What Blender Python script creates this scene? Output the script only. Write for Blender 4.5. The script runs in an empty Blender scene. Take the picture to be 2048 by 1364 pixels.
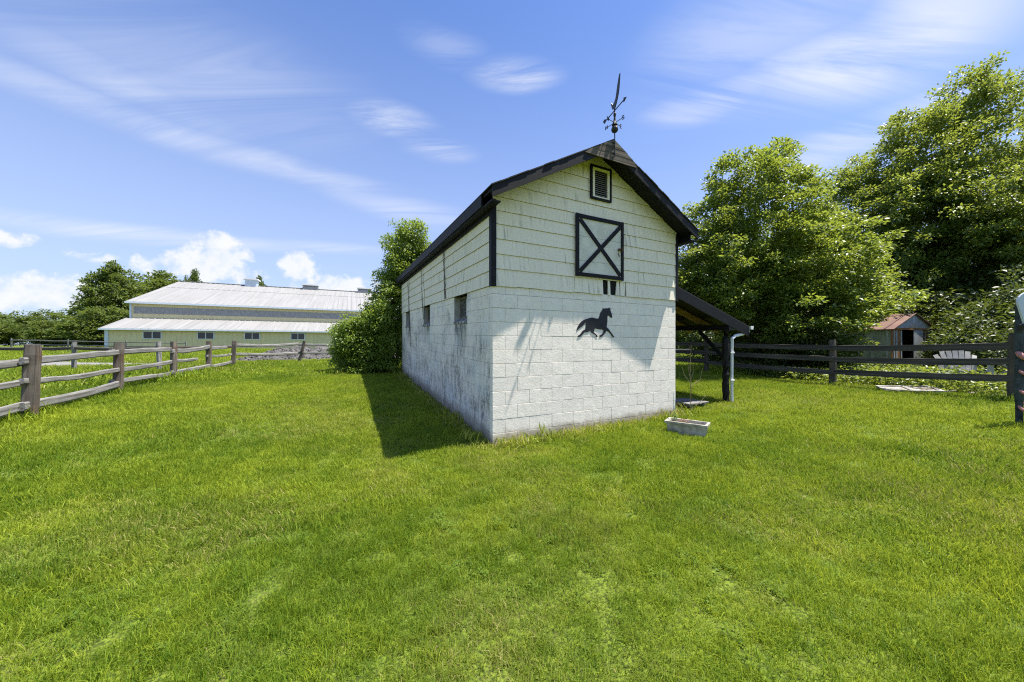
import bpy, bmesh, math, random
import numpy as np
from mathutils import Vector, Matrix, Euler, Quaternion
R = math.radians
random.seed(7); rng = np.random.default_rng(7)
scene = bpy.context.scene
COL = scene.collection

# ------------------------------------------------------------------ camera
EYE = 1.47
cd = bpy.data.cameras.new('camera'); cam = bpy.data.objects.new('camera', cd); COL.objects.link(cam)
cd.sensor_width = 36.0; cd.lens = 12.0; cd.shift_y = 0.0034; cd.clip_start = 0.05; cd.clip_end = 3000
cam.location = (0, 0, EYE); cam.rotation_euler = (R(90), 0, 0)
scene.camera = cam

# ------------------------------------------------------------------ sun, sky, exposure
SUN_EL, SUN_AZ = R(69.0), R(3.2)            # azimuth measured from +X towards +Y
sd = bpy.data.lights.new('sun', 'SUN'); sun = bpy.data.objects.new('sun', sd); COL.objects.link(sun)
sd.energy = 4.2; sd.angle = R(0.53); sd.color = (1.0, 0.945, 0.85)
sv = Vector((math.cos(SUN_EL)*math.cos(SUN_AZ), math.cos(SUN_EL)*math.sin(SUN_AZ), math.sin(SUN_EL)))
sun.rotation_euler = sv.to_track_quat('Z', 'Y').to_euler(); sun.location = (20, 5, 40)
scene.view_settings.view_transform = 'Standard'; scene.view_settings.look = 'None'
scene.view_settings.exposure = 1.3; scene.view_settings.gamma = 1.0
scene.view_settings.use_curve_mapping = False
scene.cycles.max_bounces = 6; scene.cycles.caustics_reflective = False; scene.cycles.caustics_refractive = False
scene.cycles.diffuse_bounces = 4; scene.cycles.glossy_bounces = 2; scene.cycles.transmission_bounces = 4; scene.cycles.use_denoising = False; scene.cycles.filter_width = 1.15; scene.cycles.sample_clamp_indirect = 6.0

class NT:
    """small helper around a node tree"""
    def __init__(s, tree): s.t = tree; tree.nodes.clear()
    def n(s, kind, **kw):
        nd = s.t.nodes.new(kind)
        for k, v in kw.items():
            if k.startswith('i_'):
                key = k[2:]; key = int(key) if key.isdigit() else key.replace('__', ' ')
                s.set(nd.inputs[key], v)
            else: setattr(nd, k, v)
        return nd
    def set(s, sock, v):
        if isinstance(v, bpy.types.NodeSocket): s.t.links.new(v, sock)
        elif hasattr(v, 'outputs'): s.t.links.new(v.outputs[0], sock)
        else: sock.default_value = v
    def math(s, op, a, b=None, c=None, clamp=False):
        nd = s.t.nodes.new('ShaderNodeMath'); nd.operation = op; nd.use_clamp = clamp
        for i, v in enumerate((a, b, c)):
            if v is not None: s.set(nd.inputs[i], v)
        return nd.outputs[0]
    def vmath(s, op, a, b=None, out=0):
        nd = s.t.nodes.new('ShaderNodeVectorMath'); nd.operation = op
        s.set(nd.inputs[0], a)
        if b is not None: s.set(nd.inputs[1], b)
        return nd.outputs[out]
    def mix(s, f, a, b, mode='MIX'):
        nd = s.t.nodes.new('ShaderNodeMix'); nd.data_type = 'RGBA'; nd.blend_type = mode
        s.set(nd.inputs[0], f)
        for sock, v in ((nd.inputs[6], a), (nd.inputs[7], b)):
            s.set(sock, (*v, 1) if isinstance(v, tuple) and len(v) == 3 else v)
        return nd.outputs[2]
    def noise(s, vec, scale, detail=4, rough=0.55, dist=0.0):
        nd = s.n('ShaderNodeTexNoise'); s.set(nd.inputs['Vector'], vec)
        nd.inputs['Scale'].default_value = scale; nd.inputs['Detail'].default_value = detail
        nd.inputs['Roughness'].default_value = rough; nd.inputs['Distortion'].default_value = dist
        return nd.outputs[0]
    def ramp(s, f, a, b, smooth=True):
        nd = s.n('ShaderNodeMapRange'); nd.interpolation_type = 'SMOOTHSTEP' if smooth else 'LINEAR'
        s.set(nd.inputs[0], f); nd.inputs[1].default_value = a; nd.inputs[2].default_value = b
        return nd.outputs[0]

# --- sky: Nishita with cirrus streaks and a few cumulus banks, laid out by compass bearing and elevation
world = bpy.data.worlds.new('World'); scene.world = world; world.use_nodes = True
w = NT(world.node_tree)
sky = w.n('ShaderNodeTexSky'); sky.sky_type = 'NISHITA'; sky.sun_disc = False
sky.sun_elevation = SUN_EL; sky.sun_rotation = R(90) - SUN_AZ
sky.altitude = 50; sky.air_density = 1.0; sky.dust_density = 0.6; sky.ozone_density = 1.6
tc = w.n('ShaderNodeTexCoord'); dirv = w.vmath('NORMALIZE', tc.outputs['Generated'])
sep = w.n('ShaderNodeSeparateXYZ'); w.set(sep.inputs[0], dirv)
az = w.math('ARCTAN2', sep.outputs[0], sep.outputs[1]); el = w.math('ARCSINE', sep.outputs[2])
zc = w.math('MAXIMUM', sep.outputs[2], 0.0)
plane = w.vmath('SCALE', dirv); plane.node.inputs['Scale'].default_value = 1.0
w.set(plane.node.inputs['Scale'], w.math('DIVIDE', 1.0, w.math('ADD', zc, 0.18)))
def strand(ang, sc, st):
    mp = w.n('ShaderNodeMapping'); w.set(mp.inputs[0], plane); mp.inputs['Rotation'].default_value = (0, 0, R(ang))
    mp.inputs['Scale'].default_value = (sc*st, sc, 0.0)
    return mp.outputs[0]
def noise2(vec, detail, rough, dist):
    q = w.noise(vec, 1.0, detail, rough, dist); q.node.noise_dimensions = '2D'; return q
fib1 = noise2(strand(-38, 5.5, 0.16), 6, 0.66, 0.7)
fib2 = noise2(strand(20, 4.2, 0.18), 6, 0.66, 0.7)
lump = w.noise(dirv, 24.0, 5, 0.62, 0.2)
warp = w.math('MULTIPLY', w.math('SUBTRACT', w.noise(dirv, 2.6, 1, 0.5), 0.5), 2.2)
def blob(az0, el0, wa, we, rot=0.0, wk=0.0):
    """soft ellipse in bearing/elevation (degrees): 1 in its centre, fading to 0 at its rim"""
    c, s_ = math.cos(R(rot)), math.sin(R(rot)); a0, e0 = R(az0), R(el0)
    u = w.math('MULTIPLY_ADD', az, c/R(wa), w.math('MULTIPLY_ADD', el, s_/R(wa), -(a0*c+e0*s_)/R(wa)))
    v = w.math('MULTIPLY_ADD', el, c/R(we), w.math('MULTIPLY_ADD', az, -s_/R(we), (a0*s_-e0*c)/R(we)))
    if wk: v = w.math('MULTIPLY_ADD', warp, wk, v)
    r2 = w.math('MULTIPLY_ADD', u, u, w.math('MULTIPLY', v, v))
    return w.math('SUBTRACT', 1.0, r2, clamp=True)
def fold(items, fn):
    o = None
    for it in items:
        m = fn(*it); o = m if o is None else w.math('MAXIMUM', o, m)
    return o
fibs = {1: fib1, 2: fib2}; cur = [1]
def wisp(a, e, wa, we, rot, k, base=0.0):
    """a strand of cirrus: an ellipse whose edges are frayed by the fibre noise"""
    b = blob(a, e, wa, we, rot, 0.4); fr = w.math('MULTIPLY_ADD', w.math('SUBTRACT', fibs[cur[0]], 0.5), 3.0, 0.42+base)
    return w.math('MULTIPLY', w.math('MULTIPLY', b, w.math('MULTIPLY', b, k)), w.math('MINIMUM', w.math('MAXIMUM', fr, 0.04), 1.0))
c1 = fold([(-41, 23.4, 31, 2.2, -1, 0.62, 0.2), (-17, 20.8, 21, 2.8, -8, 0.50, 0.2), (-48, 26.5, 18, 3.4, -6, 0.5), (-1, 17.5, 11, 2.2, -14, 0.38), (-42, 29.5, 28, 8.5, 3, 0.36), (-46, 12.3, 21, 1.4, 5, 0.75, 0.4), (-28, 14.1, 12, 1.1, 4, 0.5, 0.3),
           (-19.5, 31.8, 9, 2.6, 2, 1.0), (-12, 29.2, 8, 2.2, -2, 0.9), (0.5, 38.4, 10, 2.4, -2, 1.1), (-11, 40.5, 9, 2.4, 0, 0.7), (-150, 32, 60, 14, -8, 0.5)], wisp)
cur[0] = 2
c2 = fold([(31, 31.2, 13, 2.8, -4, 1.0, 0.25), (44, 29.6, 18, 5.0, -6, 1.0, 0.25), (51, 30, 10, 7, 0, 0.9, 0.3), (38, 36, 24, 10, 0, 0.5, 0.2), (44, 22.6, 16, 3.2, 6, 0.8, 0.1), (130, 34, 60, 16, 10, 0.55)], wisp)
cir = w.math('MAXIMUM', c1, c2)
def puff(a, e, wa, we, k=1.0):
    b = blob(a, e, wa, we); return b if k == 1.0 else w.math('MULTIPLY', b, k)
cum = fold([(-40.6, 11.2, 4.4, 3.4), (-42.0, 9.2, 8.0, 2.6, .9), (-32.0, 10.8, 3.2, 3.2), (-27, 8.4, 9.0, 2.6, .9), (-53.5, 5.2, 4.4, 2.6),
            (-56.8, 4.8, 5.0, 2.4), (-55.6, 9.9, 2.4, 1.1, .62), (-50.6, 9.2, 3.0, 1.0, .55), (75, 7, 12, 3), (130, 6, 20, 4), (-110, 7, 18, 4)], puff)
cumm = w.ramp(w.math('MULTIPLY_ADD', w.math('SUBTRACT', lump, 0.5), 2.1, cum), 0.30, 0.85)
cumm = w.math('MULTIPLY', cumm, w.ramp(cum, 0.0, 0.25))
hz = w.math('SUBTRACT', 1.0, w.math('MULTIPLY', el, 1/0.98), clamp=True)
haze = w.math('MULTIPLY', w.math('POWER', hz, 1.7), 0.90)
SKYK = (0.70, 0.95, 1.40)
skyc = w.mix(1.0, sky.outputs[0], SKYK, 'MULTIPLY')
skyc = w.mix(haze, skyc, (4.3, 5.0, 6.5))
skyc = w.mix(w.math('MULTIPLY', cir, 0.95, clamp=True), skyc, (5.3, 5.7, 6.6))
skyc = w.mix(w.math('MULTIPLY', cumm, 0.9), skyc, w.mix(w.ramp(lump, 0.36, 0.60), (5.4, 5.8, 6.5), (6.35, 6.4, 6.6)))
bg = w.n('ShaderNodeBackground'); w.set(bg.inputs[0], skyc); bg.inputs[1].default_value = 0.064
world.cycles.sampling_method = 'MANUAL'; world.cycles.sample_map_resolution = 512
wo = w.n('ShaderNodeOutputWorld'); w.set(wo.inputs[0], bg.outputs[0])

# ------------------------------------------------------------------ object helpers
def tag(o, label=None, cat=None, group=None, kind=None):
    if label: o['label'] = label
    if cat: o['category'] = cat
    if group: o['group'] = group
    if kind: o['kind'] = kind
    return o
def empty(name, loc=(0, 0, 0), rz=0.0, label=None, cat=None, group=None, kind=None):
    o = bpy.data.objects.new(name, None); COL.objects.link(o); o.location = loc; o.rotation_euler = (0, 0, rz)
    return tag(o, label, cat, group, kind)
def link(name, me, parent=None, loc=(0, 0, 0), rot=(0, 0, 0), scale=(1, 1, 1), pinv=None):
    o = bpy.data.objects.new(name, me); COL.objects.link(o)
    o.location = loc
    if isinstance(rot, Quaternion): o.rotation_mode = 'QUATERNION'; o.rotation_quaternion = rot
    else: o.rotation_euler = rot
    o.scale = scale
    if parent:
        o.parent = parent
        if pinv is not None: o.matrix_parent_inverse = pinv
    return o
class MB:
    def __init__(s): s.v = []; s.f = []; s.m = []
    def face(s, idx, m=0): s.f.append(idx); s.m.append(m)
    def poly(s, pts, m=0):
        b = len(s.v); s.v += [tuple(p) for p in pts]; s.face(tuple(range(b, b+len(pts))), m); return s
    def box(s, x0, x1, y0, y1, z0, z1, m=0):
        b = len(s.v)
        s.v += [(x0, y0, z0), (x1, y0, z0), (x1, y1, z0), (x0, y1, z0), (x0, y0, z1), (x1, y0, z1), (x1, y1, z1), (x0, y1, z1)]
        for q in ((0, 3, 2, 1), (4, 5, 6, 7), (0, 1, 5, 4), (1, 2, 6, 5), (2, 3, 7, 6), (3, 0, 4, 7)): s.face(tuple(b+i for i in q), m)
        return s
    def bar(s, a, b_, wid, hgt, up=(0, 0, 1), m=0):
        """square bar from a to b"""
        a = Vector(a); b_ = Vector(b_); d = (b_-a).normalized(); up = Vector(up)
        if abs(d.dot(up)) > 0.98: up = Vector((0, 1, 0))
        sx = d.cross(up).normalized()*wid/2; sz = sx.cross(d).normalized()*hgt/2; b = len(s.v)
        for p in (a, b_):
            for q in (-sx-sz, sx-sz, sx+sz, -sx+sz): s.v.append(tuple(p+q))
        for q in ((3, 2, 1, 0), (4, 5, 6, 7), (0, 1, 5, 4), (1, 2, 6, 5), (2, 3, 7, 6), (3, 0, 4, 7)): s.face(tuple(b+i for i in q), m)
        return s
    def tube(s, pts, rad, n=8, m=0, cap=True):
        pts = [Vector(p) for p in pts]; rings = []
        for i, p in enumerate(pts):
            d = (pts[min(i+1, len(pts)-1)] - pts[max(i-1, 0)])
            d = d.normalized() if d.length > 1e-9 else Vector((0, 0, 1))
            u = d.cross(Vector((0, 0, 1)))
            u = Vector((1, 0, 0)) if u.length < 1e-3 else u.normalized()
            v = d.cross(u); r = rad[i] if isinstance(rad, (list, tuple)) else rad
            b = len(s.v); rings.append(b)
            for k in range(n):
                a = 2*math.pi*k/n; s.v.append(tuple(p + u*math.cos(a)*r + v*math.sin(a)*r))
        for i in range(len(rings)-1):
            for k in range(n): s.face((rings[i]+k, rings[i]+(k+1) % n, rings[i+1]+(k+1) % n, rings[i+1]+k), m)
        if cap:
            s.face(tuple(rings[0]+k for k in range(n))[::-1], m); s.face(tuple(rings[-1]+k for k in range(n)), m)
        return s
    def prism(s, poly, fn0, fn1, m=0, mside=None):
        """2-D polygon, extruded between two mappings (a, b) -> xyz"""
        b = len(s.v); n = len(poly)
        s.v += [tuple(fn0(*p)) for p in poly] + [tuple(fn1(*p)) for p in poly]
        s.face(tuple(range(b, b+n)), m); s.face(tuple(range(b+2*n-1, b+n-1, -1)), m)
        for i in range(n):
            j = (i+1) % n; s.face((b+i, b+n+i, b+n+j, b+j), m if mside is None else mside)
        return s
    def mesh(s, name, mats, smooth=False, fix=True):
        me = bpy.data.meshes.new(name); me.from_pydata(s.v, [], s.f)
        for mt in (mats if isinstance(mats, (list, tuple)) else [mats]): me.materials.append(mt)
        me.polygons.foreach_set('material_index', s.m)
        if fix:
            bm = bmesh.new(); bm.from_mesh(me); bmesh.ops.recalc_face_normals(bm, faces=bm.faces)
            bm.to_mesh(me); bm.free()
        if smooth: me.polygons.foreach_set('use_smooth', [True]*len(me.polygons))
        me.update(); return me
    def build(s, name, mats, parent=None, loc=(0, 0, 0), rot=(0, 0, 0), scale=(1, 1, 1), pinv=None, smooth=False):
        return link(name, s.mesh(name, mats, smooth), parent, loc, rot, scale, pinv)

# ------------------------------------------------------------------ materials
def material(name):
    m = bpy.data.materials.new(name); m.use_nodes = True; n = NT(m.node_tree)
    p = n.n('ShaderNodeBsdfPrincipled'); o = n.n('ShaderNodeOutputMaterial'); n.set(o.inputs[0], p.outputs[0])
    return m, n, p
def finish(n, p, col, rough=0.8, bump=None, bs=0.3, bd=0.01, metal=0.0, spec=0.3):
    n.set(p.inputs['Base Color'], (*col, 1) if isinstance(col, tuple) and len(col) == 3 else col)
    n.set(p.inputs['Roughness'], rough); n.set(p.inputs['Metallic'], metal); p.inputs['Specular IOR Level'].default_value = spec
    if bump is not None:
        b = n.n('ShaderNodeBump'); b.inputs['Strength'].default_value = bs; b.inputs['Distance'].default_value = bd
        n.set(b.inputs['Height'], bump); n.set(p.inputs['Normal'], b.outputs[0])
def pos(n): return n.n('ShaderNodeNewGeometry').outputs['Position']
def objc(n): return n.n('ShaderNodeTexCoord').outputs['Object']
def scl(n, v, s):
    mp = n.n('ShaderNodeMapping'); n.set(mp.inputs[0], v); mp.inputs['Scale'].default_value = s; return mp.outputs[0]
def sepz(n, v):
    q = n.n('ShaderNodeSeparateXYZ'); n.set(q.inputs[0], v); return q.outputs
def simple(name, col, rough=0.7, var=0.25, scale=6.0, bs=0.25, bd=0.004, metal=0.0, spec=0.3, second=None):
    m, n, p = material(name); P = objc(n)
    a = n.noise(P, scale, 5, 0.6); c2 = second if second else tuple(c*(1-var) for c in col)
    finish(n, p, n.mix(n.ramp(a, 0.35, 0.68), c2, col), rough, n.noise(P, scale*6, 4), bs, bd, metal, spec)
    return m
CA, SA = 0.8963, 0.4434           # barn axes: local x runs along its front, local y along its depth
BX, BY = -0.281, 4.92
M = {}
def block_paint(name, side):
    m, n, p = material(name); P = pos(n)
    s = n.vmath('DOT_PRODUCT', n.vmath('SUBTRACT', P, (BX, BY, 0)), (-SA, CA, 0), out=1)
    z = sepz(n, P)[2]; h = n.math('SUBTRACT', z, n.math('MULTIPLY', n.math('MAXIMUM', s, 0.0), 0.05)); h = n.math('SUBTRACT', h, n.math('MULTIPLY', n.vmath('DOT_PRODUCT', n.vmath('SUBTRACT', P, (BX, BY, 0)), (CA, SA, 0), out=1), 0.022))
    ob = n.n('ShaderNodeObjectInfo').outputs['Random']
    big = n.noise(P, 1.3, 5, 0.6); fine = n.noise(P, 38, 5, 0.65); mid = n.noise(P, 7, 5, 0.62)
    streak = n.noise(scl(n, P, (5.5, 5.5, 1.5)), 1.6, 7, 0.68)
    col = n.mix(n.ramp(mid, 0.3, 0.7), (0.84, 0.765, 0.67), (0.92, 0.845, 0.75))
    col = n.mix(n.math('MULTIPLY', ob, 0.16), col, (0.60, 0.60, 0.58))
    pores = n.math('MULTIPLY', n.ramp(fine, 0.60, 0.74), 0.35 if side else 0.28)
    col = n.mix(pores, col, (0.38, 0.38, 0.37))
    if side:
        mask = n.ramp(n.math('ADD', n.math('MULTIPLY', big, 1.0), n.math('MULTIPLY', n.math('SUBTRACT', 1.4, h), 0.10)), 0.38, 0.64)
        mil = n.math('MULTIPLY', n.ramp(streak, 0.36, 0.60), mask)
        mil = n.math('MULTIPLY', mil, n.ramp(n.noise(P, 13, 6, 0.72), 0.30, 0.60))
        # run-off stains under the window sills
        win = None
        for c in (1.51, 4.33, 7.2):
            d = n.math('SUBTRACT', 1.0, n.math('MULTIPLY', n.math('ABSOLUTE', n.math('SUBTRACT', s, c)), 2.0), clamp=True)
            win = d if win is None else n.math('MAXIMUM', win, d)
        zl = n.math('SUBTRACT', z, n.math('MULTIPLY', s, 0.033))
        band = n.math('MULTIPLY', n.ramp(zl, 1.05, 1.75), n.math('SUBTRACT', 1.0, n.ramp(zl, 1.9, 1.96)))
        run = n.math('MULTIPLY', n.math('MULTIPLY', n.ramp(win, 0.1, 0.45), band), n.ramp(streak, 0.36, 0.58))
        mil = n.math('MAXIMUM', n.math('MULTIPLY', mil, 0.85), n.math('MULTIPLY', run, 0.9))
        col = n.mix(mil, col, (0.115, 0.12, 0.125))
        col = n.mix(n.math('MULTIPLY', n.ramp(n.noise(P, 2.1, 4), 0.45, 0.7), 0.35), col, (0.62, 0.66, 0.72))
    else:
        mil = n.math('MULTIPLY', n.ramp(big, 0.52, 0.78), n.ramp(n.noise(P, 15, 6, 0.7), 0.45, 0.72))
        col = n.mix(n.math('MULTIPLY', mil, 0.45), col, (0.33, 0.33, 0.33))
    edge = n.math('ADD', h, n.math('MULTIPLY', n.math('SUBTRACT', n.noise(P, 5, 5, 0.65), 0.5), 0.30 if side else 0.22))
    base = n.math('SUBTRACT', 1.0, n.ramp(edge, 0.08, 0.34 if side else 0.24))
    soil = n.mix(n.noise(P, 30, 4), (0.20, 0.155, 0.10), (0.42, 0.36, 0.26))
    if side: soil = n.mix(0.5, soil, (0.15, 0.14, 0.13))
    col = n.mix(n.math('MULTIPLY', base, 0.85), col, soil)
    finish(n, p, col, 0.85, n.math('ADD', n.math('MULTIPLY', fine, 0.6), mid), 0.55, 0.008, spec=0.25)
    return m
M['block_front'] = block_paint('painted_block', False); M['block_side'] = block_paint('mildewed_block', True)
def siding_mat(name):
    m, n, p = material(name); P = pos(n)
    ob = n.n('ShaderNodeObjectInfo').outputs['Random']
    u = n.vmath('DOT_PRODUCT', n.vmath('SUBTRACT', P, (BX, BY, 0)), (CA, SA, 0), out=1)
    s = n.vmath('DOT_PRODUCT', n.vmath('SUBTRACT', P, (BX, BY, 0)), (-SA, CA, 0), out=1)
    cv = n.n('ShaderNodeCombineXYZ'); n.set(cv.inputs[0], n.math('ADD', u, s)); n.set(cv.inputs[2], sepz(n, P)[2]); n.set(cv.inputs[1], n.math('MULTIPLY', ob, 9))
    gro = n.noise(scl(n, cv.outputs[0], (75, 1, 1.2)), 1.0, 5, 0.6)
    st = n.noise(scl(n, cv.outputs[0], (22, 1, 1.1)), 1.0, 6, 0.68)
    col = n.mix(n.ramp(gro, 0.3, 0.7), (0.83, 0.745, 0.60), (0.91, 0.825, 0.675))
    col = n.mix(n.math('MULTIPLY', ob, 0.25), col, (0.74, 0.69, 0.55))
    patch = n.ramp(n.noise(P, 2.4, 4, 0.6), 0.36, 0.66)
    dk = n.math('MULTIPLY', n.ramp(st, 0.50, 0.72), patch)
    col = n.mix(n.math('MULTIPLY', dk, 0.78), col, (0.19, 0.20, 0.195))
    col = n.mix(n.math('MULTIPLY', n.ramp(n.noise(P, 3.1, 4), 0.5, 0.75), 0.18), col, (0.66, 0.62, 0.38))
    finish(n, p, col, 0.75, gro, 0.5, 0.004, spec=0.3)
    return m
M['siding'] = siding_mat('painted_shingle')
M['door_paint'] = simple('flaking_door_paint', (0.74, 0.70, 0.60), 0.7, 0.2, 5, second=(0.60, 0.575, 0.50))
M['butt'] = simple('bounce_tinted_butt', (0.30, 0.225, 0.05), 0.85, 0.3, 20)  # ochre paints the yellow light bounced up from the lawn
M['mortar'] = simple('mortar', (0.46, 0.445, 0.41), 0.9, 0.25, 12)
M['tarpaper_void'] = simple('tar_paper_and_void_black', (0.012, 0.012, 0.012), 0.9)  # near-black sheathing paper, reused as painted darkness inside openings
def black_paint(name, wear=0.35, base=(0.0085, 0.0085, 0.0105)):
    m, n, p = material(name); P = pos(n)
    g = n.noise(P, 26, 6, 0.7); b = n.noise(P, 3.5, 4, 0.6)
    wr = n.math('MULTIPLY', n.ramp(g, 0.56, 0.74), n.ramp(b, 0.4, 0.65))
    col = n.mix(n.math('MULTIPLY', wr, wear), base, (0.12, 0.115, 0.105))
    col = n.mix(n.math('MULTIPLY', n.ramp(n.noise(P, 9, 4), 0.4, 0.7), 0.4), col, tuple(c*1.9 for c in base))
    finish(n, p, col, n.mix(0.5, (0.5, 0.5, 0.5), (0.7, 0.7, 0.7)), g, 0.35, 0.004, spec=0.18); return m
M['black'] = black_paint('black_paint'); M['black_worn'] = black_paint('worn_black_paint', 0.8, (0.0105, 0.010, 0.0105))
def grain(name, light, dark, gscale=1.0, rough=0.85, red=None, spec=0.2):
    """weathered wood, grain along local X"""
    m, n, p = material(name); P = objc(n); ob = n.n('ShaderNodeObjectInfo').outputs['Random']
    off = n.vmath('ADD', P, n.n('ShaderNodeCombineXYZ', i_0=n.math('MULTIPLY', ob, 31.0), i_1=n.math('MULTIPLY', ob, 17.0)).outputs[0])
    g = n.noise(scl(n, off, (1.2*gscale, 26*gscale, 26*gscale)), 1.0, 6, 0.65); b = n.noise(off, 4.0, 5, 0.62); k = n.noise(off, 22, 4, 0.6)
    col = n.mix(n.ramp(g, 0.3, 0.68), dark, light)
    col = n.mix(n.math('MULTIPLY', n.ramp(b, 0.42, 0.7), 0.55), col, tuple((a+c)*0.42 for a, c in zip(light, dark)))
    col = n.mix(n.math('MULTIPLY', n.ramp(k, 0.62, 0.75), 0.4), col, tuple(c*0.5 for c in dark))
    if red: col = n.mix(n.math('MULTIPLY', n.ramp(n.noise(off, 2.2, 3), 0.52, 0.68), 0.6), col, red)
    finish(n, p, col, rough, n.math('ADD', g, n.math('MULTIPLY', k, 0.4)), 0.7, 0.006, spec=spec); return m
M['rail'] = grain('grey_split_rail', (0.31, 0.30, 0.285), (0.105, 0.098, 0.092))
M['post'] = grain('brown_grey_post', (0.21, 0.18, 0.148), (0.062, 0.049, 0.040), red=(0.11, 0.062, 0.036))
M['board_dark'] = grain('dark_fence_board', (0.115, 0.106, 0.093), (0.030, 0.028, 0.026), 0.8)
M['post_dark'] = grain('dark_fence_post', (0.125, 0.108, 0.088), (0.040, 0.034, 0.029))
M['hood'] = grain('weathered_hood', (0.20, 0.165, 0.13), (0.022, 0.020, 0.019))
M['rafter'] = grain('raw_rafter', (0.36, 0.24, 0.10), (0.16, 0.095, 0.04))
M['roofing'] = simple('asphalt_shingle', (0.032, 0.030, 0.029), 0.9, 0.4, 40, 0.6, 0.006)
M['white_metal'] = simple('white_metal', (0.78, 0.79, 0.80), 0.4, 0.08, 4, 0.05, 0.002)
M['iron'] = simple('wrought_iron', (0.018, 0.017, 0.016), 0.55, 0.3, 30, 0.3, 0.002, spec=0.5)
M['rust'] = simple('rusty_latch', (0.13, 0.055, 0.025), 0.8, 0.5, 40)
M['glass'] = simple('dark_glass', (0.012, 0.016, 0.018), 0.08, 0.2, 3, 0.0, 0.001, spec=0.6)
m_, n_, p_ = material('clear_glass'); finish(n_, p_, (0.75, 0.78, 0.78), 0.03, spec=0.5); p_.inputs['Transmission Weight'].default_value = 0.92; M['clear_glass'] = m_
M['window_wood'] = simple('window_wood', (0.20, 0.17, 0.14), 0.7, 0.3, 10)
M['curtain'] = simple('pale_curtain', (0.55, 0.47, 0.38), 0.9, 0.2, 10)
M['concrete'] = simple('stained_concrete', (0.42, 0.42, 0.40), 0.9, 0.4, 9, 0.6, 0.01, second=(0.12, 0.12, 0.115))
M['trough'] = simple('pale_cast_stone', (0.50, 0.475, 0.41), 0.9, 0.4, 7, 0.6, 0.008, second=(0.26, 0.245, 0.20))
M['louver'] = simple('grey_louver', (0.34, 0.33, 0.29), 0.8, 0.3, 12)
M['horse'] = simple('black_cutout', (0.016, 0.016, 0.022), 0.5, 0.2, 10)

# ------------------------------------------------------------------ terrain
CP = np.array([
    (0, 0, 0), (-3, 2, -.02), (3, 2, .05), (0, -4, -.05), (-8, -4, .05), (8, -4, .2),
    (-.28, 4.92, 0), (-1.8, 4.45, -.07), (3.16, 6.62, .083), (-4, 12.4, .41), (4.7, 7.39, .18), (1.4, 5.75, .04), (-2.1, 8.6, .19),
    (8.45, 9, .376), (9.3, 6.3, .42), (6.9, 12.2, .47), (7.4, 4.96, .3), (10, 2, .35), (14.5, 13, .35), (20, 15, .4),
    (-7.58, 5.34, .33), (-8.77, 7.77, .343), (-9.96, 10.2, .38), (-11.15, 12.63, .40), (-12.3, 15.06, .50), (-11.2, 17.9, .50), (-6.4, 2.9, .2),
    (-17.7, 13.8, .40), (-13.4, 12.9, .42), (-25, 17, .36), (-14, 17.2, .42), (-42.7, 35.8, .95), (-33.6, 40, .85), (-18, 47, .7),
    (15.9, 31, .52), (6, 22, .55), (-3, 30, .6), (60, 30, .8), (-80, 30, .9), (-100, 90, 1.0), (100, 90, 1.0), (0, 120, 1.0), (0, -60, 0), (90, -40, .4), (-90, -40, .4)], float)
def tps(r2): return 0.5*r2*np.log(r2 + 1e-9)
_A = tps(((CP[:, None, :2]-CP[None, :, :2])**2).sum(-1)) + np.eye(len(CP))*4.0
_P = np.c_[np.ones(len(CP)), CP[:, :2]]
_K = np.block([[_A, _P], [_P.T, np.zeros((3, 3))]])
_W = np.linalg.solve(_K, np.r_[CP[:, 2], 0, 0, 0])
def vnoise(x, y, sc, seed=0):
    """smooth value noise 0..1"""
    x = np.asarray(x, float)*sc + seed*17.3; y = np.asarray(y, float)*sc - seed*9.1
    ix = np.floor(x).astype(np.int64); iy = np.floor(y).astype(np.int64); fx = x-ix; fy = y-iy
    def h(a, b):
        n = (a*374761393 + b*668265263 + seed*982451653) & 0x7fffffff
        n = ((n ^ (n >> 13))*1274126177) & 0x7fffffff
        return ((n ^ (n >> 16)) & 0xffff)/65535.0
    fx = fx*fx*(3-2*fx); fy = fy*fy*(3-2*fy)
    return (h(ix, iy)*(1-fx)+h(ix+1, iy)*fx)*(1-fy) + (h(ix, iy+1)*(1-fx)+h(ix+1, iy+1)*fx)*fy
def ground(x, y):
    x = np.asarray(x, float); y = np.asarray(y, float)
    xc = np.clip(x, -100, 100); yc = np.clip(y, -60, 120)
    r2 = (xc[..., None]-CP[:, 0])**2 + (yc[..., None]-CP[:, 1])**2
    z = tps(r2) @ _W[:-3] + _W[-3] + _W[-2]*xc + _W[-1]*yc
    return z + (vnoise(x, y, .45, 3)-.5)*.05 + (vnoise(x, y, 1.6, 5)-.5)*.018
def gz(x, y): return float(ground(np.array([x]), np.array([y]))[0])
def grid_mesh(name, xs, ys, zf, mat, smooth=True):
    X, Y = np.meshgrid(xs, ys); Z = zf(X.ravel(), Y.ravel())
    nx, ny = len(xs), len(ys); me = bpy.data.meshes.new(name)
    i = np.arange(nx*ny).reshape(ny, nx)
    q = np.stack([i[:-1, :-1], i[:-1, 1:], i[1:, 1:], i[1:, :-1]], -1).reshape(-1, 4)
    mesh_np(me, np.c_[X.ravel(), Y.ravel(), Z], q)
    me.materials.append(mat); me.polygons.foreach_set('use_smooth', np.full(len(q), smooth)); return me
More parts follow.
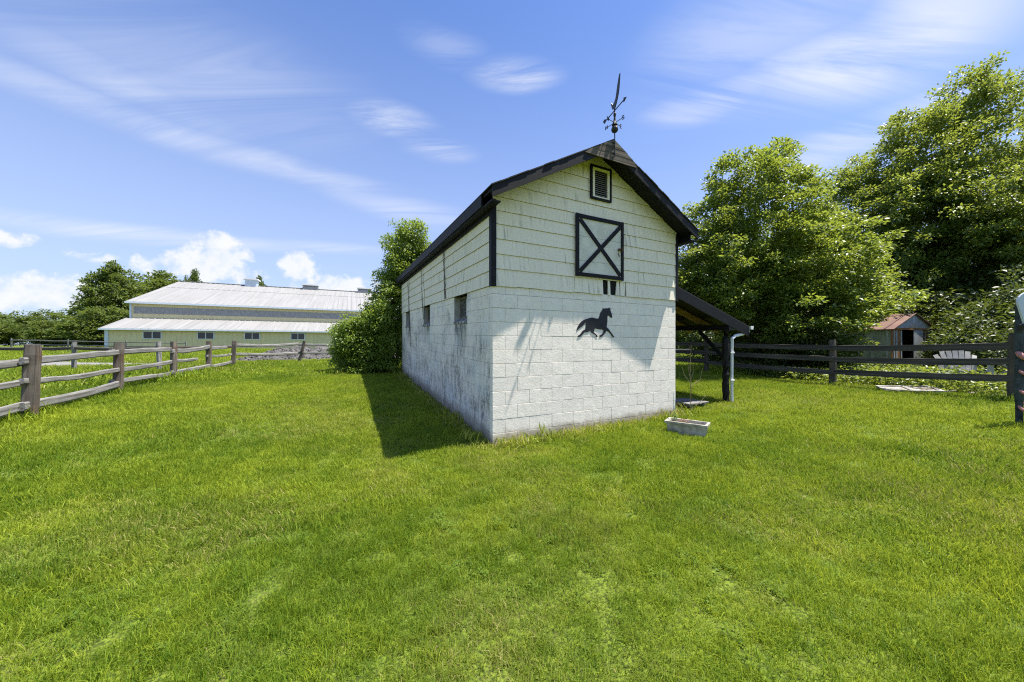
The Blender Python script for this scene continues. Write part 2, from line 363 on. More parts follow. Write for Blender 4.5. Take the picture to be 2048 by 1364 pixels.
def mesh_np(me, V, F):
    """fast mesh fill; F is an (n, k) face array"""
    V = np.asarray(V, np.float32); F = np.asarray(F, np.int32); k = F.shape[1]
    me.vertices.add(len(V)); me.vertices.foreach_set('co', V.ravel())
    me.loops.add(F.size); me.loops.foreach_set('vertex_index', F.ravel())
    me.polygons.add(len(F)); me.polygons.foreach_set('loop_start', np.arange(0, F.size, k, dtype=np.int32))
    me.polygons.foreach_set('loop_total', np.full(len(F), k, np.int32))
    me.update(calc_edges=True)
def lawn_mat():
    m, n, p = material('lawn_soil'); P = pos(n)
    a = n.noise(P, 0.55, 4); b = n.noise(P, 5, 5, 0.65); f = n.noise(P, 55, 4, 0.6)
    g = n.mix(n.ramp(a, 0.35, 0.65), (0.13, 0.20, 0.022), (0.20, 0.25, 0.03))
    g = n.mix(n.ramp(f, 0.35, 0.68), (0.05, 0.07, 0.015), g)
    g = n.mix(n.math('MULTIPLY', n.ramp(b, 0.55, 0.75), 0.4), g, (0.28, 0.23, 0.09))
    finish(n, p, g, 0.95, f, 0.6, 0.03, spec=0.1); return m
M['lawn'] = lawn_mat()
us = np.linspace(-1, 1, 261); st = 420*np.sinh(5.6*us)/math.sinh(5.6)
tag(link('ground', grid_mesh('ground', st, st + 6.0, ground, M['lawn'])), 'mown green lawn running back to the fields', None, None, 'structure')

# gravel drive beyond the left fence
M['gravel'] = simple('pale_gravel', (0.27, 0.262, 0.25), 0.95, 0.3, 30, 0.8, 0.02)
M['stone'] = simple('grey_stone', (0.135, 0.128, 0.122), 0.95, 0.5, 3, 0.6, 0.02)
mb = MB(); path = [(-60, 18.6), (-40, 18.2), (-28, 17.8), (-22, 17.6), (-18, 18.0), (-16, 19.0), (-15, 21.5), (-14.5, 25)]
wd = [7.5, 6.5, 5.4, 3.6, 2.6, 2.4, 2.4, 2.4]
fine_path = []
for i in range(len(path)-1):
    for k in range(10): fine_path.append((path[i][0]+(path[i+1][0]-path[i][0])*k/10, path[i][1]+(path[i+1][1]-path[i][1])*k/10, wd[i]+(wd[i+1]-wd[i])*k/10))
for i in range(len(fine_path)-1):
    pts = []
    for (x, y, ww), (x2, y2, w2) in ((fine_path[i], fine_path[i+1]),):
        dx, dy = x2-x, y2-y; L = math.hypot(dx, dy); nx, ny = -dy/L, dx/L
        for (cx, cy, cw) in ((x, y, ww), (x2, y2, w2)):
            for kk in range(5):
                o = (kk/4-.5)*cw; pts.append((cx+nx*o, cy+ny*o, gz(cx+nx*o, cy+ny*o)+.035))
    b = len(mb.v); mb.v += pts
    for kk in range(4): mb.face((b+kk, b+5+kk, b+6+kk, b+kk+1))
tag(mb.build('driveway', M['gravel']), 'pale gravel driveway beyond the grey rail fence', None, None, 'structure')

# ------------------------------------------------------------------ the white barn
barn = empty('stable', (BX, BY, 0), math.atan2(SA, CA), 'small white block stable with black trimmed gable and lean-to', 'barn')
SH = Matrix.Identity(4); SH[2][1] = 0.033         # the building climbs a little with the slope towards its back
W, L = 3.857, 8.4
SB = 2.32                                          # underside of the siding
WIN = [(1.12, 1.90), (3.95, 4.73), (6.80, 7.58)]; WZ = 1.90
def part(name, mb, mats, parent=barn, **kw):
    return mb.build(name, mats, parent, pinv=SH if parent is barn else None, **kw)
# cores
front_wall = part('front_wall', MB().box(0.006, W-.006, 0.0075, .2, -.4, SB+.01), M['mortar'])
lw = MB(); cuts = [0.2] + [v for a in WIN for v in a] + [L]
for i in range(0, len(cuts), 2): lw.box(0.009, .2, cuts[i], cuts[i+1], -.4, SB+.01)
for a, b in WIN: lw.box(0.009, .2, a, b, -.4, WZ-.1)
left_wall = part('side_wall', lw, M['mortar'])
rear = MB().box(W-.2, W, .2, L, -.4, SB+.01).box(.2, W-.2, L-.2, L, -.4, SB+.01)
part('rear_walls', rear, M['block_side'])
# block: chamfered face towards -y, centred
def block_mesh(mat, wd=.400, h=.1975, d=.1, c=.0022):
    mb = MB(); x, z = wd/2, h/2
    mb.v = [(-x, d, -z), (x, d, -z), (x, d, z), (-x, d, z), (-x, c, -z), (x, c, -z), (x, c, z), (-x, c, z), (-x+c, 0, -z+c), (x-c, 0, -z+c), (x-c, 0, z-c), (-x+c, 0, z-c)]
    for q in ((4, 5, 9, 8), (5, 6, 10, 9), (6, 7, 11, 10), (7, 4, 8, 11), (8, 9, 10, 11), (0, 1, 5, 4), (1, 2, 6, 5), (2, 3, 7, 6), (3, 0, 4, 7)): mb.face(q)
    return mb.mesh('block', mat)
bmf, bms = block_mesh(M['block_front']), block_mesh(M['block_side'])
rows = [(2.206, SB+.005)] + [(2.206-.2032*k, 2.206-.2032*(k-1)) for k in range(1, 12)]
for k, (z0, z1) in enumerate(rows):
    x = 0.0; first = .2032 if k % 2 == 0 else .4064
    while x < W-.02:
        wd_ = min(first if x == 0 else .4064, W-x)
        j = random.Random(k*97+int(x*100))
        o = link('block', bmf, front_wall, (x+wd_/2, j.uniform(-.0014, .0010), (z0+z1)/2 + j.uniform(-.0008, .0008)), (j.uniform(-.004, .004), j.uniform(-.0012, .0012), j.uniform(-.003, .003)),
                 ((wd_-.0034)/.400, 1, (z1-z0-.0052)/.1975))
        x += wd_
far_blocks = MB()
for k, (z0, z1) in enumerate(rows):
    s = .102; first = .305 if k % 2 == 0 else .102+.2032
    while s < L-.02:
        wd_ = min(first if s == .102 else .4064, L-s); segs = [(s, s+wd_)]
        if z1 > WZ:
            for a, b in WIN:
                nx = []
                for (p0, p1) in segs:
                    if p1 <= a or p0 >= b: nx.append((p0, p1)); continue
                    if p0 < a-.02: nx.append((p0, a))
                    if p1 > b+.02: nx.append((b, p1))
                segs = nx
        for (p0, p1) in segs:
            j = random.Random(k*131+int(p0*100)); zc_ = (z0+z1)/2
            if p0 < 5.0:
                link('block', bms, left_wall, (j.uniform(-.002, .001), (p0+p1)/2, zc_), (0, j.uniform(-.005, .005), R(-90)+j.uniform(-.004, .004)), ((p1-p0-.0018)/.400, 1, (z1-z0-.0032)/.1975))
            else: far_blocks.box(j.uniform(-.002, .001), .1, p0+.002, p1-.002, z0+.002, z1-.002)
        s += wd_
fb = part('far_block_courses', far_blocks, M['block_side']); fb['kind'] = 'stuff'
# windows
for a, b in WIN:
    wn = part('window', MB().box(.115, .16, a+.002, b-.002, SB-.045, SB-.002).box(.115, .16, a+.002, b-.002, WZ, WZ+.045).box(.115, .16, a+.002, a+.045, WZ+.045, SB-.045)
              .box(.115, .16, b-.045, b-.002, WZ+.045, SB-.045), M['window_wood'])
    MB().box(.125, .15, (a+b)/2-.018, (a+b)/2+.018, WZ+.046, SB-.046).build('mullion', M['white_metal'], wn)
    MB().box(.134, .138, a+.046, (a+b)/2-.019, WZ+.046, SB-.046).build('pane', M['clear_glass'], wn)
    MB().box(.134, .138, (a+b)/2+.019, b-.046, WZ+.046, SB-.046).build('pane', M['clear_glass'], wn)
    MB().box(.150, .156, a+.05, a+.26, WZ+.05, SB-.05).build('curtain', M['curtain'], wn)
    sl = MB(); prof = [(-.018, WZ-.098), (.2, WZ-.098), (.2, WZ-.002), (.11, WZ-.002), (-.018, WZ-.055)]
    sl.prism(prof, lambda x, z: (x, a+.004, z), lambda x, z: (x, b-.004, z))
    sl.build('sill', M['concrete'], wn)
# sheathing above the blocks
RT, RP, RC = 4.745, .545, W/2                       # ridge height, pitch, ridge line
def roof_z(t): return RT - RP*abs(t-RC)
EV = .155; OH = .367; RB = L+.3
sh = MB(); gp = [(.004, SB), (W-.004, SB), (W-.004, roof_z(W)-.075), (RC, RT-.075), (.004, roof_z(0)-.075)]
sh.prism(gp, lambda x, z: (x, .012, z), lambda x, z: (x, .06, z))
sh.box(.012, .06, .06, L, SB, 3.5).box(W-.06, W-.012, .06, L, SB, 3.5)
sh.prism([(x, z) for x, z in gp], lambda x, z: (x, L-.06, z), lambda x, z: (x, L-.012, z))
sheath = part('sheathing', sh, M['tarpaper_void'])
# shingle siding, front gable (clipped to the rakes)
def clip(poly, f):
    out = []
    for i in range(len(poly)):
        p, q = poly[i], poly[(i+1) % len(poly)]; a, b = f(p), f(q)
        if a >= 0: out.append(p)
        if a*b < 0:
            t = a/(a-b); out.append((p[0]+(q[0]-p[0])*t, p[1]+(q[1]-p[1])*t))
    return out
front_siding = part('front_siding', MB().box(.0, W, .0105, .0115, SB+.01, SB+.03), M['tarpaper_void'])
zr = [2.323, 2.571, 2.786, 3.003, 3.22, 3.412, 3.612, 3.815, 4.02, 4.225, 4.43, 4.62, 4.72]
HOLES = [(2.035, 2.145), (2.195, 2.345), (2.405, 2.425), (2.55, 2.562), (1.437, 1.445)]
def shingle(parent, poly, zb, h, to3):
    """one shingle: bottom edge proud of the one below, butt edge in its own tone"""
    def th(z): return .007 + .016*max(0.0, 1-(z-zb)/h)
    mb = MB(); n = len(poly)
    mb.v = [to3(x, z, -th(z)) for x, z in poly] + [to3(x, z, .010 - .010) for x, z in poly]
    mb.face(tuple(range(n)), 0); mb.face(tuple(range(2*n-1, n-1, -1)), 0)
    for i in range(n):
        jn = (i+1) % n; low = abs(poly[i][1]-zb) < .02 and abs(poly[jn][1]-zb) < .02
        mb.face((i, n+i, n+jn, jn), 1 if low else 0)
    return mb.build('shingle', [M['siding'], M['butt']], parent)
for k in range(len(zr)-1):
    zb, zt = zr[k], zr[k+1]+.012; x = 0.0; rr = random.Random(500+k)
    edges = [0.0]
    while edges[-1] < W-.001: edges.append(min(W, edges[-1]+rr.uniform(.22, .42)))
    if W-edges[-2] < .1: edges.pop(-2)
    segs = [(edges[i], edges[i+1]) for i in range(len(edges)-1)]
    if k == 0:
        for a, b in HOLES:
            nx = []
            for p0, p1 in segs:
                if p1 <= a or p0 >= b: nx.append((p0, p1)); continue
                if p0 < a-.015: nx.append((p0, a))
                if p1 > b+.015: nx.append((b, p1))
            segs = nx
    for a, b in segs:
        dz = rr.uniform(-.0012, .0012) if k else rr.uniform(-.010, .003)
        sk = rr.uniform(-.0015, .0015)
        poly = [(a+.0006, zb+dz), (b-.0006, zb+dz+sk), (b-.0006, zt), (a+.0006, zt)]
        if k == 0 and 2.3 < a < 2.5: poly = [(a+.0012-.03, zb+dz), (b-.0012-.02, zb+dz), (b-.0012, zt), (a+.0012, zt)]
        lim = .066
        poly = clip(poly, lambda q: roof_z(0) + RP*q[0] - lim - q[1]); poly = clip(poly, lambda q: roof_z(0)+RP*(W-q[0]) - lim - q[1]) if len(poly) > 2 else poly
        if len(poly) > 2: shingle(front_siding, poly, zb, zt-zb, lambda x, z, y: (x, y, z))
side_siding = part('side_siding', MB().box(.0105, .0115, .0, L, SB+.01, SB+.03), M['tarpaper_void'])
zs = [2.325, 2.539, 2.752, 2.972, 3.185, 3.40]
for k in range(5):
    rr = random.Random(700+k); e = [0.0]
    while e[-1] < L-.001: e.append(min(L, e[-1]+rr.uniform(.42, .66)))
    for a, b in zip(e[:-1], e[1:]):
        dz = rr.uniform(-.004, .004)
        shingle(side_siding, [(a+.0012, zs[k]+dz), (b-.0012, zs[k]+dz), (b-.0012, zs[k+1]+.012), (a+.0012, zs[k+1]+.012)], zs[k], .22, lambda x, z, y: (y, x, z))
# right side and back above the blocks
part('plain_siding', MB().box(W-.01, W+.012, .0, L, SB, 3.5).prism(gp, lambda x, z: (x, L-.01, z), lambda x, z: (x, L+.012, z)), M['siding'])
# corner boards
part('corner_board', MB().box(-.034, .046, -.034, -.021, SB-.012, 3.56).box(-.034, -.021, -.0205, .05, SB-.012, 3.43), M['black'])
part('corner_board', MB().box(W-.02, W+.034, -.034, -.021, SB-.012, 3.56).box(W+.021, W+.034, -.0205, .05, SB-.012, 3.56), M['black'])
# roof: deck, shingle courses, rake boards, fascias, soffits, hood
def slope_box(side, a0, a1, y0, y1, top, thick):
    """slab lying along one roof slope; a0..a1 horizontal distance from the ridge"""
    f = (lambda a: RC-a) if side < 0 else (lambda a: RC+a); v = []
    for y in (y0, y1):
        for a, d in ((a0, top), (a1, top), (a1, top-thick), (a0, top-thick)): v.append((f(a), y, RT-RP*a+d))
    return v
def slab(mb, v):
    b = len(mb.v); mb.v += v
    for q in ((0, 1, 2, 3), (7, 6, 5, 4), (0, 4, 5, 1), (1, 5, 6, 2), (2, 6, 7, 3), (3, 7, 4, 0)): mb.face(tuple(b+i for i in q))
    return mb
HW = RC+EV
roof = MB()
for sd_ in (-1, 1): slab(roof, slope_box(sd_, 0.0, HW-.012, -OH+.026, RB, -.018, .045))
roof = part('roof', roof, M['black'])
for sd_ in (-1, 1):
    k = 0; a = 0.0
    while a < HW+.015:
        a1 = min(a+.16, HW+.02); r = random.Random(k*7+sd_)
        mb = MB(); slab(mb, slope_box(sd_, a, a1, -OH-.012+r.uniform(-.008, .008), RB+.01, .006+r.uniform(0, .005), .018)); mb.build('shingle_course', M['roofing'], roof); a += .14; k += 1
for sd_ in (-1, 1):
    mb = MB(); slab(mb, slope_box(sd_, .0 if sd_ < 0 else .001, HW-.002, -OH, -OH+.025, -.014, .150)); part('rake_board', mb, M['black_worn'])
    mb = MB(); slab(mb, slope_box(sd_, .0, HW-.002, RB-.027, RB-.001, -.064, .10)); part('rake_board', mb, M['black'])
part('fascia', MB().box(-EV-.022, -EV, .0, 5.55, 3.425, 3.585), M['black_worn']); part('fascia', MB().box(-EV-.024, -EV, 5.56, RB-.03, 3.43, 3.588), M['black_worn'])
part('fascia', MB().box(W+EV, W+EV+.022, -.2, RB-.03, 3.425, 3.585), M['black_worn'])
part('soffit', MB().box(-EV, -.02, -.33, RB-.04, 3.405, 3.424), M['black']); part('soffit', MB().box(W+.014, W+EV, -.33, RB-.04, 3.405, 3.424), M['black'])
part('frieze_board', MB().box(-.04, -.0225, .052, L, 3.345, 3.404), M['black'])
hood = part('hood', MB().prism([(1.39, 4.42), (2.39, 4.42), (RC, 4.70)], lambda x, z: (x, -OH+.024, z), lambda x, z: (x, -OH+.03, z)), M['black'])
for i, (z0, z1) in enumerate([(4.408, 4.508), (4.512, 4.606), (4.610, 4.74)]):
    hw0 = (RT-.006-z0)/RP; hw1 = max((RT-.006-z1)/RP, .003)
    if i == 0: hw0 = .525; 
    poly = [(RC-.04*(i == 0)-hw0, z0), (RC+hw0-.02*(i == 0), z0), (RC+hw1, z1), (RC-hw1, z1)]
    MB().prism(poly, lambda x, z: (x, -OH-.018-.003*i, z), lambda x, z: (x, -OH-.001, z)).build('plank', M['hood'], hood)
# hay loft door
D0, D1, DZ0, DZ1 = 1.44, 2.465, 2.585, 3.603
door = part('loft_door', MB().box(D0+.03, D1-.03, -.030, -.021, DZ0+.03, DZ1-.03), M['tarpaper_void'])
for (z0, z1) in ((DZ0+.03, 2.845), (2.849, 3.245), (3.249, DZ1-.03)): MB().box(D0+.031, D1-.031, -.0365, -.0305, z0, z1).build('door_board', M['door_paint'], door)
fw = .064
for (x0, x1, z0, z1) in ((D0, D0+fw, DZ0, DZ1), (D1-fw*.75, D1, DZ0, DZ1), (D0+fw+.002, D1-fw*.75-.002, DZ1-fw, DZ1-.004), (D0+fw+.002, D1-fw*.75-.002, DZ0+.004, DZ0+fw)):
    MB().box(x0, x1, -.058, -.037, z0, z1).build('frame_board', M['black'], door)
xa, xb, za, zb_ = D0+fw, D1-fw*.75, DZ0+fw, DZ1-fw
MB().bar((xa+.02, -.046, zb_-.02), (xb-.02, -.046, za+.02), .016, .066, up=(0, 0, 1)).build('brace', M['black'], door)
MB().bar((xa+.02, -.053, za+.02), (xb-.02, -.053, zb_-.02), .013, .066, up=(0, 0, 1)).build('brace', M['black'], door)
MB().box(D1-.13, D1-.03, -.068, -.059, 3.10, 3.135).tube([(D1-.11, -.075, 3.11), (D1-.15, -.085, 3.10), (D1-.16, -.085, 3.03), (D1-.12, -.08, 2.99)], .009, 6).tube([(D1-.06, -.075, 3.15), (D1-.06, -.08, 3.08)], .012, 6).build('latch', M['rust'], door)
# gable vent
V0, V1, VZ0, VZ1 = 1.747, 2.19, 3.897, 4.465
vent = part('gable_vent', MB().box(V0+.02, V1-.02, -.0245, -.022, VZ0+.02, VZ1-.02), M['tarpaper_void'])
for (x0, x1, z0, z1, mt, y) in ((V0, V0+.034, VZ0, VZ1, 'black', -.058), (V1-.034, V1, VZ0, VZ1, 'black', -.058), (V0+.036, V1-.036, VZ1-.034, VZ1, 'black', -.058), (V0+.036, V1-.036, VZ0, VZ0+.034, 'black', -.058),
                               (V0+.036, V0+.085, VZ0+.036, VZ1-.036, 'siding', -.048), (V1-.085, V1-.036, VZ0+.036, VZ1-.036, 'siding', -.048), (V0+.087, V1-.087, VZ1-.075, VZ1-.036, 'siding', -.048), (V0+.087, V1-.087, VZ0+.036, VZ0+.06, 'siding', -.048)):
    MB().box(x0, x1, y, -.026, z0, z1).build('vent_frame', M[mt], vent)
lv = MB().prism([(-.047, -.010), (-.044, -.010), (-.030, .006), (-.033, .006)], lambda y, z: (V0+.088, y, z), lambda y, z: (V1-.088, y, z)).mesh('louver', M['louver'])
for k in range(12): link('louver', lv, vent, (0, 0, VZ0+.082+k*.034))
# lean-to on the right
LT0, LT1, LZ0, LZ1 = W+.036, 6.26, 2.60, 1.875
def lz(t): return LZ0+(LZ1-LZ0)*(t-LT0)/(LT1-LT0)
def lslab(mb, t0, t1, y0, y1, top, thick):
    return slab(mb, [(t, y, lz(t)+d) for y in (y0, y1) for t, d in ((t0, top), (t1, top), (t1, top-thick), (t0, top-thick))])
lroof = part('lean_to_roof', lslab(MB(), LT0, LT1, -.03, L, .0, .02), M['roofing'])
for k in range(10):
    a = LT0+k*.235; lslab(MB(), a, min(a+.231, LT1-.01), .02, L-.02, -.022, .02).build('roof_board', M['black'], lroof)
part('rake_board', lslab(MB(), LT0, LT1-.02, -.034, .004, -.022, .21), M['black'])
for k in range(1, 12): part('rafter', lslab(MB(), LT0, LT1-.06, k*.68-.02, k*.68+.02, -.044, .13), M['rafter'])
part('header_beam', MB().box(5.50, 5.63, -.03, L, 1.775, 1.895), M['black'])
part('ledger', MB().box(W+.013, W+.035, .05, L, 2.30, 2.52), M['black'])
for s in (.08, 4.2, 8.2):
    pz = gz(BX+CA*5.565-SA*s, BY+SA*5.565+CA*s) - .033*s
    ps = MB(); nz = 9
    ps.tube([(5.565+random.uniform(-.006, .006), s+random.uniform(-.006, .006), pz-.15+(1.775-pz+.15)*i/nz) for i in range(nz+1)], [.072+random.uniform(-.004, .004) for i in range(nz+1)], 7)
    part('post', ps, M['black_worn'])
    part('brace', MB().bar((5.565, s+.05, 1.18), (5.565, s+.62, 1.76), .05, .075), M['black'])
gut = MB(); gprof = [(0, 0), (.012, -.075), (.085, -.075), (.105, -.01), (.105, 0), (.097, 0), (.08, -.068), (.018, -.068), (.008, 0)]
gut.prism(gprof, lambda x, z: (LT1-.015+x, -.06, LZ1+.01+z), lambda x, z: (LT1-.015+x, L, LZ1+.01+z))
gutter = part('gutter', gut, M['white_metal'])
MB().prism([(0, 0), (.012, -.075), (.085, -.075), (.105, -.01), (.105, 0)], lambda x, z: (LT1-.015+x, -.064, LZ1+.01+z), lambda x, z: (LT1-.015+x, -.061, LZ1+.01+z)).build('end_cap', M['white_metal'], gutter)
gzp = gz(BX+CA*5.68, BY+SA*5.68)
ds = MB().tube([(LT1+.03, .02, LZ1-.06), (LT1+.03, .02, LZ1-.11), (LT1-.05, .02, LZ1-.15), (5.80, .02, 1.66), (5.69, .02, 1.60), (5.685, .02, 1.45), (5.685, .02, gzp+.02)], [.036, .036, .034, .034, .034, .03, .03], 8)
dsp = part('downspout', ds, M['white_metal'])
for z in (1.28, .68): MB().box(5.60, 5.722, -.018, .0, z, z+.03).build('strap', M['white_metal'], dsp)

# horse cut-out on the front wall
HP = [(1.482,1.688),(1.505,1.754),(1.542,1.809),(1.586,1.847),(1.639,1.879),(1.707,1.899),(1.784,1.920),(1.831,1.921),(1.878,1.911),(1.925,1.907),(1.952,1.914),(1.964,1.951),(1.976,1.989),(1.990,2.010),(1.994,2.028),(2.005,2.030),(2.012,2.050),(2.030,2.055),(2.034,2.079),(2.048,2.091),(2.068,2.082),(2.109,2.092),(2.158,2.092),(2.178,2.106),(2.186,2.096),(2.214,2.090),(2.203,2.071),(2.219,2.030),(2.240,1.987),(2.248,1.955),(2.236,1.930),(2.219,1.930),(2.190,1.953),(2.166,1.968),(2.141,1.967),(2.137,1.933),(2.137,1.882),(2.133,1.832),(2.121,1.787),(2.125,1.765),(2.158,1.744),(2.186,1.716),(2.223,1.676),(2.265,1.632),(2.296,1.600),(2.265,1.592),(2.240,1.616),(2.199,1.663),(2.158,1.693),(2.109,1.705),(2.097,1.674),(2.060,1.639),(2.012,1.604),(1.972,1.596),(1.963,1.613),(1.968,1.628),(2.004,1.635),(2.040,1.667),(2.052,1.698),(2.040,1.723),(1.956,1.727),(1.862,1.738),(1.850,1.707),(1.842,1.676),(1.878,1.649),(1.913,1.627),(1.925,1.603),(1.901,1.595),(1.878,1.624),(1.831,1.651),(1.792,1.669),(1.776,1.681),(1.775,1.708),(1.746,1.687),(1.700,1.672),(1.647,1.670),(1.609,1.636),(1.571,1.605),(1.534,1.592),(1.506,1.594),(1.512,1.614),(1.549,1.629),(1.579,1.657),(1.601,1.690),(1.632,1.706),(1.669,1.722),(1.673,1.758),(1.673,1.807),(1.673,1.843),(1.632,1.794),(1.579,1.756),(1.527,1.725)]
def plate(name, poly, f0, f1, mat, parent=None, loc=(0, 0, 0), rot=(0, 0, 0)):
    bm = bmesh.new(); vs = [bm.verts.new(f0(*p)) for p in poly]; f = bm.faces.new(vs)
    r = bmesh.ops.extrude_face_region(bm, geom=[f]); nv = [g for g in r['geom'] if isinstance(g, bmesh.types.BMVert)]
    src = {tuple(round(c, 5) for c in f0(*p)): p for p in poly}
    for v in nv: v.co = Vector(f1(*src[tuple(round(c, 5) for c in v.co)]))
    bmesh.ops.triangulate(bm, faces=[q for q in bm.faces if len(q.verts) > 4]); bmesh.ops.recalc_face_normals(bm, faces=bm.faces)
    me = bpy.data.meshes.new(name); bm.to_mesh(me); bm.free(); me.materials.append(mat)
    return link(name, me, parent, loc, rot)
horse = plate('horse_silhouette', HP, lambda x, z: (x-1.9, -.0045, z-1.6), lambda x, z: (x-1.9, -.0085, z-1.6), M['horse'], None, (BX+CA*1.9, BY+SA*1.9, 1.6), (0, 0, math.atan2(SA, CA)))
tag(horse, 'black trotting horse silhouette fixed to the white block wall', 'ornament')

# weather vane on the gable peak
vt, vy = RC-.005, -OH-.045
vl = (BX+CA*vt-SA*vy, BY+SA*vt+CA*vy, 0)
vane = empty('weathervane', (vl[0], vl[1], 4.44), math.atan2(SA, CA), 'black iron weathervane with ball and compass letters on the gable peak', 'weathervane')
MB().tube([(0, 0, 0), (0, 0, .72)], .0085, 8).build('rod', M['iron'], vane)
for z in (.05, .22): MB().box(-.03, .03, .006, .02, z, z+.02).build('bracket', M['iron'], vane)
ball = bmesh.new(); bmesh.ops.create_uvsphere(ball, u_segments=20, v_segments=12, radius=.054); bme = bpy.data.meshes.new('ball'); ball.to_mesh(bme); ball.free()
bme.materials.append(M['iron']); bme.polygons.foreach_set('use_smooth', [True]*len(bme.polygons)); link('ball', bme, vane, (0, 0, .435))
MB().tube([(0, 0, .50), (0, 0, .52), (0, 0, .56), (0, 0, .63), (0, 0, .66), (0, 0, .685), (0, 0, .70)], [.045, .040, .022, .014, .022, .022, .012], 10).build('hub', M['iron'], vane)
LET = {'N': [((0, 0), (0, 1)), ((0, 1), (.7, 0)), ((.7, 0), (.7, 1))], 'E': [((0, 0), (0, 1)), ((0, 1), (.6, 1)), ((0, .5), (.5, .5)), ((0, 0), (.6, 0))],
       'S': [((0, .05), (.6, 0)), ((.6, 0), (.6, .5)), ((.6, .5), (0, .5)), ((0, .5), (0, 1)), ((0, 1), (.6, .95))], 'W': [((0, 1), (.2, 0)), ((.2, 0), (.4, .6)), ((.4, .6), (.6, 0)), ((.6, 0), (.8, 1))]}
for ch, a in zip('NESW', (100, 10, -80, 190)):
    d = Vector((math.cos(R(a)), math.sin(R(a)), 0)); arm = MB().tube([tuple(d*.01+Vector((0, 0, .54))), tuple(d*.135+Vector((0, 0, .54)))], .005, 6).build('arm', M['iron'], vane)
    lt = MB()
    for p, q in LET[ch]:
        lt.bar(tuple(d*(.14+.055*p[0])+Vector((0, 0, .515+.055*p[1]))), tuple(d*(.14+.055*q[0])+Vector((0, 0, .515+.055*q[1]))), .006, .011)
    lt.build('letter', M['iron'], arm)
RO = [(0, .71), (.02, .71), (.03, .78), (.07, .83), (.12, .85), (.16, .92), (.19, .99), (.22, 1.02), (.20, 1.05), (.185, 1.02), (.15, 1.0), (.12, .95), (.07, .93), (0, .93), (-.06, .95), (-.10, 1.01), (-.14, 1.10), (-.20, 1.20), (-.27, 1.28), (-.30, 1.27), (-.28, 1.16), (-.26, 1.04), (-.22, .94), (-.15, .86), (-.08, .81), (-.02, .78)]
va = math.atan2(vl[1], vl[0]) + R(199) - math.atan2(SA, CA)
plate('rooster', RO, lambda l, z: (-l*.8, -.006, .70+(z-.70)*.76), lambda l, z: (-l*.8, .006, .70+(z-.70)*.76), M['iron'], vane, (0, 0, 0), (0, 0, va))
MB().bar((-.22, 0, .735), (.24, 0, .735), .01, .012).prism([(.24, .70), (.24, .77), (.31, .735)], lambda l, z: (l, -.005, z), lambda l, z: (l, .005, z)).prism([(-.22, .735), (-.30, .78), (-.34, .76), (-.30, .71)], lambda l, z: (l, -.005, z), lambda l, z: (l, .005, z)).build('arrow', M['iron'], vane, rot=(0, 0, va+R(14)))

# ------------------------------------------------------------------ far riding arena
M['cream'] = simple('cream_metal_siding', (0.72, 0.635, 0.37), 0.6, 0.08, 2, 0.1, 0.004)
M['poly'] = simple('grey_translucent_panel', (0.36, 0.36, 0.36), 0.5, 0.25, 3, 0.1, 0.004)
M['trim'] = simple('pale_blue_trim', (0.62, 0.70, 0.78), 0.5, 0.08, 3)
def metal_roof():
    m, n, p = material('pale_metal_roof'); P = objc(n)
    a = n.noise(scl(n, P, (3.2, .12, .12)), 1.0, 4, 0.6); b = n.noise(P, 0.7, 5, 0.6)
    col = n.mix(n.ramp(a, 0.3, 0.7), (0.235, 0.232, 0.225), (0.285, 0.282, 0.275))
    col = n.mix(n.math('MULTIPLY', n.ramp(b, 0.5, 0.75), 0.35), col, (0.20, 0.195, 0.18))
    finish(n, p, col, 0.7, a, 0.1, 0.01); return m
M['metal_roof'] = metal_roof()
AZ = .85
arena = empty('riding_arena', (-42.7, 35.8, AZ), math.atan2(.419, .908), 'long cream riding arena with stepped pale metal roofs behind the fence', 'barn')
AL, D1_, D2_ = 62.0, 4.35, 17.3
E1, J1, E2, RG = 3.15-AZ, 4.56-AZ, 6.42-AZ, 10.95-AZ
def apart(name, mb, mat, parent=arena, **k): return mb.build(name, mat, parent, **k)
def ribs(z0, z1, x0, x1, y, dx, out, wd_):
    mb = MB().box(x0, x1, y, y+.1, z0, z1); x = x0+.1
    while x < x1-.1: mb.box(x, x+wd_, y-out, y-.001, z0, z1-.01); x += dx
    return mb
apart('lower_wall', ribs(-.9, E1-.03, 0, AL, 0, .46, .02, .05), M['cream'])
apart('end_wall', MB().box(0, .1, .11, 2*D2_, -.9, E1-.03), M['cream'])
apart('upper_wall', ribs(J1-.3, E2-.02, .05, AL, D1_, .46, .02, .05), M['cream'])
apart('light_band', ribs(J1+.55, J1+1.35, .35, AL-.3, D1_-.04, .23, .02, .07), M['poly'])
up = MB().prism([(D1_, J1-.3), (2*D2_-D1_, J1-.3), (2*D2_-D1_, E2-.02), (D2_, RG-.12), (D1_, E2-.02)], lambda y, z: (.06, y, z), lambda y, z: (.16, y, z)); apart('gable_wall', up, M['cream'])
